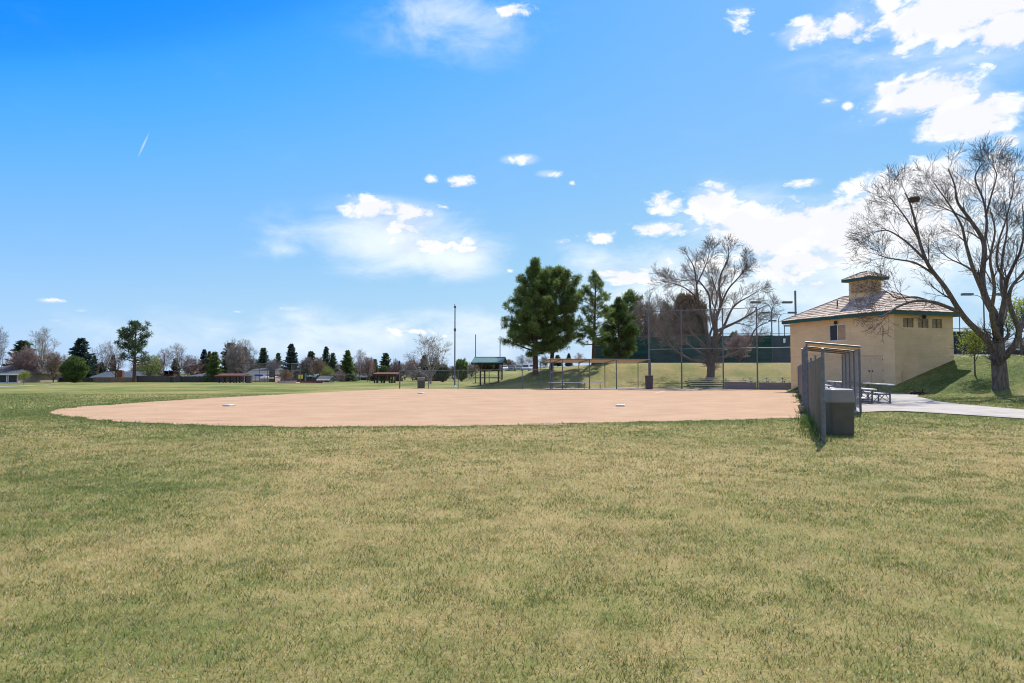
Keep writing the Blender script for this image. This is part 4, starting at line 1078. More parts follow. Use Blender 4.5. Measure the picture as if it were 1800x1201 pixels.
# --- the large bare tree on the right
DB = 40.0; bx, by = gx(1757, DB), DB; bz = Tz(bx, by)
big = thing('bare_tree', 'large bare elm with thick forked trunk right of the tan building', 'tree', (bx, by, bz))
def BP_(px, py, dy=0):
    D = DB + dy; return (gx(px, D), D, gz(py, D))
limbs = [
 ([(bx, by, bz - .3), (bx, by, bz + .25), BP_(1756, 650), BP_(1754, 622), BP_(1754, 604)], 0.443, 0.352),
 ([BP_(1752, 622), BP_(1735, 597, -.2), BP_(1704, 566, -.6), BP_(1686, 541, -1.0), BP_(1665, 505, -1.4), BP_(1637, 466, -1.6), BP_(1623, 427, -1.8), BP_(1616, 392, -1.9), BP_(1606, 352, -2.1), BP_(1598, 336, -2.2)], 0.221, 0.028),
 ([BP_(1688, 548, -.9), BP_(1671, 541, -1.4), BP_(1644, 531, -2.2), BP_(1612, 529, -2.9), BP_(1583, 538, -3.3), BP_(1562, 551, -3.5), BP_(1550, 557, -3.6), BP_(1542, 552, -3.7)], 0.123, 0.024),
 ([BP_(1640, 531, -2.3), BP_(1612, 522, -2.0), BP_(1580, 524, -1.6), BP_(1564, 514, -1.2), BP_(1550, 506, -1.0)], 0.066, 0.016),
 ([BP_(1630, 455, -1.7), BP_(1600, 425, -1.2), BP_(1570, 405, -.8), BP_(1552, 404, -.5), BP_(1540, 408, -.4)], 0.074, 0.014),
 ([BP_(1650, 485, -1.5), BP_(1615, 462, -2.2), BP_(1580, 455, -2.8), BP_(1562, 452, -3.1), BP_(1548, 446, -3.3)], 0.070, 0.014),
 ([BP_(1622, 420, -1.8), BP_(1598, 380, -2.6), BP_(1582, 358, -3.0), BP_(1570, 342, -3.2)], 0.061, 0.013),
 ([BP_(1755, 606), BP_(1756, 566, .3), BP_(1735, 521, .6), BP_(1731, 486, .9), BP_(1736, 428, 1.2), BP_(1715, 388, 1.4), BP_(1692, 354, 1.5), BP_(1687, 322, 1.5), BP_(1676, 292, 1.5)], 0.271, 0.024),
 ([BP_(1734, 520, .6), BP_(1716, 474, .1), BP_(1704, 428, -.3), BP_(1696, 392, -.6), BP_(1672, 350, -.8), BP_(1650, 318, -.9)], 0.139, 0.020),
 ([BP_(1736, 430, 1.2), BP_(1742, 392, 1.6), BP_(1738, 352, 1.9), BP_(1724, 312, 2.0), BP_(1732, 292, 2.0), BP_(1742, 278, 2.0)], 0.098, 0.016),
 ([BP_(1740, 380, 1.6), BP_(1752, 340, 1.0), BP_(1762, 306, .7), BP_(1758, 290, .5)], 0.070, 0.014),
 ([BP_(1714, 388, 1.4), BP_(1686, 372, .9), BP_(1664, 362, .4), BP_(1640, 352, .2)], 0.061, 0.013),
 ([BP_(1757, 575, .2), BP_(1768, 530, -.3), BP_(1773, 497, -.8), BP_(1785, 470, -1.2), BP_(1800, 440, -1.6), BP_(1808, 400, -1.8), BP_(1806, 355, -2.0)], 0.164, 0.024),
 ([BP_(1760, 632), BP_(1783, 608, -.4), BP_(1792, 580, -.7), BP_(1778, 535, -1.1), BP_(1782, 505, -1.5), BP_(1806, 476, -1.9), BP_(1828, 440, -2.2), BP_(1840, 390, -2.4)], 0.205, 0.024),
 ([BP_(1790, 590, -.6), BP_(1803, 560, -.2), BP_(1818, 515, .3), BP_(1840, 470, .7), BP_(1860, 430, 1.0)], 0.164, 0.024),
 ([BP_(1755, 585, .3), BP_(1770, 545, 1.6), BP_(1764, 500, 3.0), BP_(1768, 450, 3.8), BP_(1778, 400, 4.2), BP_(1775, 350, 4.4)], 0.164, 0.024),
 ([BP_(1756, 595, -.2), BP_(1745, 555, -1.8), BP_(1752, 505, -3.0), BP_(1746, 455, -3.7), BP_(1756, 405, -4.1), BP_(1748, 362, -4.3)], 0.148, 0.024),
 ([BP_(1774, 497, -.8), BP_(1758, 465, -1.3), BP_(1762, 425, -1.8), BP_(1776, 385, -2.0), BP_(1790, 335, -2.1), BP_(1795, 300, -2.1)], 0.082, 0.016),
 ([BP_(1731, 486, .9), BP_(1700, 466, 1.8), BP_(1672, 452, 2.6), BP_(1644, 428, 3.0)], 0.074, 0.014),
]
cfg_big = [(7, 1.5, (20, 48), .07, .05, .5), (5, .98, (20, 48), .08, .05, .55), (5, .58, (20, 44), .08, .04, .6), (3, .36, (18, 42), .07, .03, .65, .0055)]
bare_from_limbs(big, limbs, cfg_big, 4, ('bark', 'twig'), .0058)
# nest
p = BP_(1614, 348, -2.0)
nst = thing('bird_nest', 'round brown stick nest high in the left crown of the large bare elm', 'nest', p)
mb = MB(); r = random.Random(2)
for k in range(170):
    a = r.uniform(0, 6.28); e = r.uniform(-.9, .7); rr_ = .26 * math.cos(e * .8); c = V3((p[0] + math.cos(a) * rr_, p[1] + math.sin(a) * rr_, p[2] + .15 * e))
    t_ = V3((-math.sin(a), math.cos(a), r.uniform(-.3, .3))) * r.uniform(.1, .2)
    mb.tube([c - t_, c + V3((r.gauss(0, .03),) * 3), c + t_], .011, 3, cap=False)
mb.tube([(p[0], p[1], p[2] - .16), (p[0], p[1], p[2] - .02), (p[0], p[1], p[2] + .1)], [.1, .25, .22], 10)
mb.build('sticks', M['nest'], nst)

# --- bare tree behind the backstop
D2 = 68.5; x2 = gx(1249, D2); z2 = Tz(x2, D2)
mid = thing('bare_tree', 'broad bare tree with low spreading limbs behind the backstop', 'tree', (x2, D2, z2))
def MP(px, py, dy=0): D = D2 + dy; return (gx(px, D), D, gz(py, D))
limbs = [
 ([(x2, D2, z2 - .3), MP(1249, 660), MP(1250, 640), MP(1252, 618)], .44, .36),
 ([MP(1247, 641), MP(1236, 636, -.4), MP(1214, 632, -1), MP(1192, 620, -1.6), MP(1176, 604, -2), MP(1166, 588, -2.2), MP(1150, 568, -2.4), MP(1138, 556, -2.5)], .2, .03),
 ([MP(1247, 630), MP(1236, 608, .3), MP(1222, 590, .7), MP(1206, 575, 1), MP(1188, 565, 1.3), MP(1168, 556, 1.5)], .17, .03),
 ([MP(1250, 622), MP(1246, 600), MP(1240, 572, -.6), MP(1234, 548, -1.1), MP(1228, 524, -1.4), MP(1226, 500, -1.6), MP(1222, 470, -1.8), MP(1210, 448, -1.9)], .22, .03),
 ([MP(1252, 620), MP(1258, 585, .3), MP(1260, 560, .5), MP(1268, 535, .8), MP(1266, 505, 1.0), MP(1270, 480, 1.2), MP(1282, 455, 1.3), MP(1284, 434, 1.3)], .26, .03),
 ([MP(1258, 590, .3), MP(1250, 545, .9), MP(1248, 520, 1.2), MP(1236, 500, 1.6), MP(1226, 492, 1.8), MP(1200, 492, 2), MP(1174, 488, 2.1)], .15, .025),
 ([MP(1256, 585), MP(1276, 575, -.7), MP(1296, 566, -1.4), MP(1314, 556, -2.0), MP(1332, 545, -2.4), MP(1350, 536, -2.6)], .19, .03),
 ([MP(1262, 598, .4), MP(1276, 568, .9), MP(1288, 543, 1.4), MP(1302, 530, 1.8), MP(1320, 520, 2.1), MP(1338, 508, 2.3)], .17, .025),
 ([MP(1268, 535, .8), MP(1282, 508, .3), MP(1296, 492, -.1), MP(1308, 478, -.4), MP(1316, 462, -.5)], .12, .025),
 ([MP(1254, 632), MP(1280, 626, -.6), MP(1304, 615, -1.2), MP(1318, 600, -1.6), MP(1326, 582, -1.8), MP(1338, 572, -2.0), MP(1352, 566, -2.1)], .17, .025),
 ([MP(1250, 625), MP(1232, 600, -1.8), MP(1214, 585, -3.0), MP(1200, 560, -3.8), MP(1186, 540, -4.2)], .16, .03),
 ([MP(1252, 622), MP(1262, 590, -2), MP(1256, 555, -3.2), MP(1262, 520, -3.9), MP(1252, 485, -4.2)], .16, .03),
 ([MP(1252, 622), MP(1248, 590, 2), MP(1262, 555, 3.2), MP(1252, 525, 3.9), MP(1262, 490, 4.2)], .16, .03),
 ([MP(1228, 524, -1.4), MP(1206, 506, -1.8), MP(1186, 498, -2.0), MP(1166, 494, -2.2)], .09, .02),
 ([MP(1226, 500, -1.6), MP(1238, 476, -1.2), MP(1246, 456, -1.0), MP(1250, 440, -.9)], .08, .02),
 ([MP(1246, 628), MP(1228, 618, .6), MP(1206, 604, 1.2), MP(1180, 594, 1.8), MP(1150, 588, 2.2)], .13, .025),
]
cfg_mid = [(8, 1.45, (20, 46), .07, .05, .5), (6, .92, (20, 46), .08, .05, .55), (5, .58, (20, 44), .08, .04, .6), (3, .36, (18, 42), .07, .03, .65, .008)]
bare_from_limbs(mid, limbs, cfg_mid, 9, ('bark', 'twig_elm2'), .009)

# --- generic bare trees (unit prototypes)
def make_bare(seed, H, Wd, forks, cfg, minr, trunk=.28, r0=.2, lean=0):
    rng = random.Random(seed); tr, cr = MB(), MB()
    th = H * trunk
    T0 = [V3((0, 0, -.3)), V3((0, 0, 0)), V3((lean * .3, 0, th * .5)), V3((lean, 0, th))]
    tr.tube(T0, [r0 * 1.15, r0 * 1.05, r0 * .85, r0 * .75], 8)
    for k in range(forks):
        a = 6.28 * k / forks + rng.uniform(-.4, .4); sp = rng.uniform(.15, 1.0) if k else .05
        top = V3((math.cos(a) * Wd / 2 * sp * .85 + lean * 1.5, math.sin(a) * Wd / 2 * sp * .85, H * (.93 - .42 * sp ** 2) * rng.uniform(.92, 1.02)))
        b = V3((lean * .8, 0, th * rng.uniform(.6, 1.0))); m = b.lerp(top, .5) + V3((math.cos(a) * Wd * .07 * sp, math.sin(a) * Wd * .07 * sp, -H * .02))
        P = [V3(q) for q in spline([b, b.lerp(m, .5) + V3((rng.gauss(0, .15), rng.gauss(0, .15), 0)), m, m.lerp(top, .55) + V3((rng.gauss(0, .2), rng.gauss(0, .2), 0)), top], 3, False)]
        n = len(P); rb = r0 * .5
        tr.tube(P, [max(minr, rb * (1 - .85 * i / (n - 1))) for i in range(n)], 6)
        out = []; subtree(out, P[1:], rb * .7, rb * .2, 0, cfg, rng)
        for pp, rr, lvl in out: (tr if lvl == 0 else cr).tube(pp, [max(q, minr) for q in rr], 4 if lvl == 0 else 3, cap=False)
    return tr, cr
PROTO = {}
def proto(key, parts, H, Wd): PROTO[key] = (parts, H, Wd)
def mbmesh(name, mb, smooth=False):
    me = bpy.data.meshes.new(name); me.from_pydata(mb.v, [], mb.f)
    a = me.attributes.new('tone', 'FLOAT', 'FACE'); a.data.foreach_set('value', np.array(mb.t, np.float32))
    if smooth: me.polygons.foreach_set('use_smooth', [True] * len(me.polygons))
    me.update(); return me
def trimesh(name, V, tone):
    n = len(V); me = bpy.data.meshes.new(name)
    me.vertices.add(3 * n); me.loops.add(3 * n); me.polygons.add(n)
    me.vertices.foreach_set('co', V.reshape(-1).astype(np.float32)); me.loops.foreach_set('vertex_index', np.arange(3 * n, dtype=np.int32)); me.polygons.foreach_set('loop_start', np.arange(0, 3 * n, 3, dtype=np.int32))
    a = me.attributes.new('tone', 'FLOAT', 'FACE'); a.data.foreach_set('value', tone.astype(np.float32)); me.update(); me.validate(); return me
c_far = [(6, 1.9, (22, 50), .1, .05, .6), (6, 1.1, (25, 55), .12, .04, .6), (5, .65, (25, 60), .12, .03, .7, .012)]
for i, (H, Wd, fk, trk, ln) in enumerate(((9, 8, 9, .22, 0), (10, 6, 8, .3, .2), (9, 9, 11, .14, 0))):
    tr, cr = make_bare(20 + i, H, Wd, fk, c_far, .013, trk, .2, ln)
    proto('bare%d' % i, [('trunk', mbmesh('trunk', tr, True)), ('crown', mbmesh('crown', cr))], H, Wd)
c_bush = [(7, 1.3, (20, 55), .12, .03, .6), (7, .8, (25, 60), .15, .02, .65), (6, .5, (25, 60), .15, .0, .7, .013)]
for i, (H, Wd, fk) in enumerate(((5, 6.5, 13), (5, 5, 12))):
    tr, cr = make_bare(40 + i, H, Wd, fk, c_bush, .014, .1, .12)
    proto('brush%d' % i, [('trunk', mbmesh('trunk', tr, True)), ('crown', mbmesh('crown', cr))], H, Wd)
# buds on brush crowns
def leaves(centers, rad, n, size, rs, up=.2, flat=1.0):
    c = np.repeat(np.array(centers), n, 0); N = len(c)
    d = rs.normal(size=(N, 3)); d /= np.linalg.norm(d, axis=1)[:, None]
    rr = (rs.rand(N) ** .6)[:, None] * rad; p = c + d * rr * np.array([1, 1, flat])
    a = rs.normal(size=(N, 3)) + d * .6 + np.array([0, 0, up]); a /= np.linalg.norm(a, axis=1)[:, None]
    b = np.cross(a, rs.normal(size=(N, 3))); b /= np.linalg.norm(b, axis=1)[:, None] + 1e-9
    s = size * rs.uniform(.6, 1.3, (N, 1))
    tone = np.repeat(rs.uniform(.7, 1.3, len(centers)), n) * rs.uniform(.75, 1.25, N)
    return np.stack([p - b * s * .5, p + b * s * .5, p + a * s * 1.7], 1), tone
rs = np.random.RandomState(3)
def ellips(n, Wd, z0, z1, rs, hollow=.45, lump=None):
    d = rs.normal(size=(n, 3)); d /= np.linalg.norm(d, axis=1)[:, None]; r = hollow + (1 - hollow) * rs.rand(n) ** .5
    if lump is not None: r = r * (.62 + .62 * fbm(d[:, 0] * 2.2 + lump, d[:, 1] * 2.2 + d[:, 2] * 3 + lump, 3))
    p = d * r[:, None] * np.array([Wd / 2, Wd / 2, (z1 - z0) / 2]); p[:, 2] += (z0 + z1) / 2; return p
for i in range(2):
    V, tn = leaves(ellips(330, 6.5 if i == 0 else 5, .9, 5, rs, .3, 3 + i), .5, 7, .085, rs); PROTO['brush%d' % i][0].append(('buds', trimesh('buds', V, tn)))
# sapling with leaves
tr, cr = make_bare(61, 3.2, 2.2, 7, [(5, .6, (25, 50), .1, .05, .6), (5, .35, (25, 55), .12, .03, .7, .006)], .007, .42, .05)
V, tn = leaves(ellips(200, 2.0, 1.2, 3.15, rs, .2, 8), .22, 11, .055, rs)
proto('sapling', [('trunk', mbmesh('trunk', tr, True)), ('crown', mbmesh('crown', cr)), ('leaves', trimesh('leaves', V, tn))], 3.2, 2.1)
# willow-like loose green tree
tr, cr = make_bare(62, 7, 6, 9, [(6, 1.5, (22, 50), .1, .0, .6), (5, .9, (25, 55), .12, -.02, .7, .012)], .013, .2, .14)
V, tn = leaves(ellips(420, 5.6, 1.0, 6.9, rs, .25, 5), .5, 12, .13, rs)
proto('loose', [('trunk', mbmesh('trunk', tr, True)), ('crown', mbmesh('crown', cr)), ('leaves', trimesh('leaves', V, tn))], 7, 6)
# round juniper
V, tn = leaves(ellips(620, 5.4, .1, 5.3, rs, .62, 1.7), .42, 50, .12, rs, .6)
mb = MB(); mb.tube([(0, 0, -.2), (0, 0, 3)], [.2, .08], 8)
proto('juniper', [('trunk', mbmesh('trunk', mb)), ('foliage', trimesh('foliage', V, tn))], 5.3, 5.3)
# spruce
def make_spruce(seed, H=10., Wd=5., dens=1.0, taper=1.0):
    rs = np.random.RandomState(seed); C = []; D_ = []; SZ = []
    mb = MB(); mb.tube([(0, 0, -.3), (0, 0, H * .5), (0, 0, H * .985)], [.19, .1, .012], 7)
    z = .35
    while z < H * .97:
        f = z / H; Lb = Wd / 2 * (1 - f ** 1.25) ** taper * 1.08 + .14; n = int((5 + 5 * (1 - f)) * dens); a0 = rs.uniform(0, 6.28)
        for k in range(n):
            a = a0 + 6.28 * k / n + rs.normal(0, .22); l = Lb * rs.uniform(.5, 1.2)
            if rs.rand() < .12: continue
            droop = -.28 + .75 * f; m = max(3, int(l * 6))
            for j in range(1, m + 1):
                u = j / m; r_ = l * u; zz = z + r_ * droop * .6 + .16 * l * u * u + rs.normal(0, .05)
                w_ = .10 + .26 * math.sin(math.pi * min(u * .95 + .05, 1)) * min(l, 1.6)
                for q in range(3 if u > .25 else 1):
                    s = rs.uniform(-1, 1) * w_
                    C.append((math.cos(a) * r_ - math.sin(a) * s, math.sin(a) * r_ + math.cos(a) * s, zz - abs(s) * .15)); D_.append((math.cos(a + s), math.sin(a + s), -.1 + .2 * f))
        z += .34 * (1 - .45 * f)
    C = np.array(C); D_ = np.array(D_); n0 = len(C)
    V = []; tn = []
    tone0 = rs.uniform(.75, 1.25, n0)
    for rep in range(4):
        p = C + rs.normal(0, .07, (n0, 3)); a = D_ + rs.normal(0, .45, (n0, 3)); a /= np.linalg.norm(a, axis=1)[:, None]
        b = np.cross(a, rs.normal(size=(n0, 3))); b /= np.linalg.norm(b, axis=1)[:, None] + 1e-9; s = rs.uniform(.6, 1.2, (n0, 1))
        V.append(np.stack([p - b * s * .09, p + b * s * .09, p + a * s * .34], 1)); tn.append(tone0 * rs.uniform(.8, 1.2, n0))
    return mb, np.concatenate(V), np.concatenate(tn)
for i, (sd, tp, dn) in enumerate(((1, .85, 1.0), (2, .75, .9), (5, .95, 1.05))):
    mb, V, tn = make_spruce(sd, taper=tp, dens=dn); proto('spruce%d' % i, [('trunk', mbmesh('trunk', mb, True)), ('foliage', trimesh('foliage', V, tn))], 10, 5)
# ponderosa pine
def make_pine(seed, H=12., Wd=8., bare=.22, nl=46, prof=1.4, clump=.42, nn=46, gap=.15, peak=.35, need=(.05, .3), nsub=9, trunk_r=.33, lean=(0, 0)):
    rng = random.Random(seed); rs = np.random.RandomState(seed)
    tr = MB(); tp = [V3((0, 0, -.3)), V3((0, 0, 0)), V3((lean[0] * .3, lean[1] * .3, H * .3)), V3((lean[0] * .7, lean[1] * .7, H * .65)), V3((lean[0], lean[1], H * .96))]
    tr.tube([V3(q) for q in spline(tp, 4, False)], list(np.interp(np.linspace(0, 1, 17), [0, .1, .3, 1], [trunk_r * 1.25, trunk_r * 1.02, trunk_r * .85, .03])), 9)
    C = []
    for k in range(nl):
        f = bare + (1 - bare) * ((k + rng.random()) / nl); z = H * f * .97
        g = (f - bare) / (1 - bare)
        if g < peak: w_ = .72 + .28 * g / peak
        else: w_ = (1 - ((g - peak) / (1 - peak)) ** prof)
        l = max(.35, Wd / 2 * w_ * rng.uniform(.62, 1.12)); a = k * 2.4 + rng.uniform(-.5, .5)
        el_ = R(rng.uniform(-12, 12) + 48 * g ** 1.3)
        d = V3((math.cos(a) * math.cos(el_), math.sin(a) * math.cos(el_), math.sin(el_)))
        o = V3((lean[0] * f, lean[1] * f, z))
        pts, _ = wander(o, d, l, 5, .09, .06, rng)
        r0 = max(.02, trunk_r * .28 * (1 - .75 * g)); tr.tube(pts, [r0 * (1 - .7 * i / 5) for i in range(6)], 5, cap=False)
        if rng.random() < gap * .4: continue
        ns = max(3, int(nsub * l / (Wd / 2) * 1.2))
        for j in range(ns):
            t = (.30 + .70 * (j + rng.random()) / ns); fi = min(t * 5, 4.999); i = int(fi); p = pts[i].lerp(pts[i + 1], fi - i)
            sd_ = rot_about((pts[i + 1] - pts[i]).normalized(), R(rng.uniform(20, 75)), rng.uniform(0, 6.28), rng); sl_ = rng.uniform(.15, .9) * (1.1 - .6 * t) * min(1, l / 2.2)
            q = p + sd_ * sl_ + V3((0, 0, .1)); tr.tube([p, q], [r0 * .3 + .008, .01], 3, cap=False)
            if rng.random() > gap: C.append(q)
        C.append(pts[-1])
    C = np.array([tuple(c) for c in C]); m = len(C)
    c = np.repeat(C, nn, 0); N_ = len(c)
    d = rs.normal(size=(N_, 3)); d[:, 2] += .35; d /= np.linalg.norm(d, axis=1)[:, None]
    rad = np.repeat(rs.uniform(.7, 1.2, m), nn)[:, None] * clump
    p0 = c + d * rad * rs.uniform(.1, .6, (N_, 1)); a = d + rs.normal(0, .25, (N_, 3)); a /= np.linalg.norm(a, axis=1)[:, None]
    b = np.cross(a, rs.normal(size=(N_, 3))); b /= np.linalg.norm(b, axis=1)[:, None] + 1e-9; s = rs.uniform(.7, 1.25, (N_, 1))
    V = np.stack([p0 - b * s * need[0] / 2, p0 + b * s * need[0] / 2, p0 + a * s * need[1]], 1)
    tone = np.repeat(rs.uniform(.65, 1.4, m), nn) * rs.uniform(.8, 1.2, N_)
    return tr, V, tone
def grow_pine(name, label, px, D, top, wpx, seed, mat_='needle', **kw):
    x = gx(px, D); z = Tz(x, D); H = gz(top, D) - z; Wd = wpx * D / F
    t = thing(name, label, 'tree', (x, D, z))
    tr, V, tn = make_pine(seed, H=H, Wd=Wd, **kw)
    ORIG[t.name] = V3((0, 0, 0))
    tr.build('trunk', M['pbark'], t, smooth=True); tri_object('foliage', V, tn, M[mat_], t)
    ORIG[t.name] = V3((x, D, z)); return t
grow_pine('pine_tree', 'tallest dense pine with thick dark trunk on the grass mound', 941, 72, 455, 138, 3, nl=96, bare=.17, nsub=17, clump=.46, nn=60, gap=.02, prof=1.45, peak=.12, trunk_r=.36)
grow_pine('pine_tree', 'dense pine just right of the tallest pine, its crown merging with it', 969, 73.5, 472, 132, 14, nl=92, bare=.2, nsub=17, clump=.46, nn=60, gap=.02, prof=1.9, peak=.4, trunk_r=.28, lean=(.7, 0))
grow_pine('pine_tree', 'open airy pine with see-through crown right of the dense pine pair', 1043, 74, 479, 84, 23, nl=52, bare=.2, nsub=9, clump=.33, nn=46, gap=.30, prof=2.0, peak=.35, trunk_r=.27, lean=(.3, 0))
grow_pine('pine_tree', 'bright green bushy pine in front of the tennis windscreen', 1088, 79, 528, 78, 31, nl=66, bare=.1, nsub=13, clump=.45, nn=54, gap=.06, prof=1.6, peak=.3, trunk_r=.2, mat_='jun')
grow_pine('pine_tree', 'dark rounded pine behind the bushy pine, half hidden by bare twigs', 1108, 100, 512, 60, 35, nl=54, bare=.15, nsub=9, clump=.6, nn=40, gap=.05, prof=2.2, peak=.5, trunk_r=.22, need=(.08, .36))

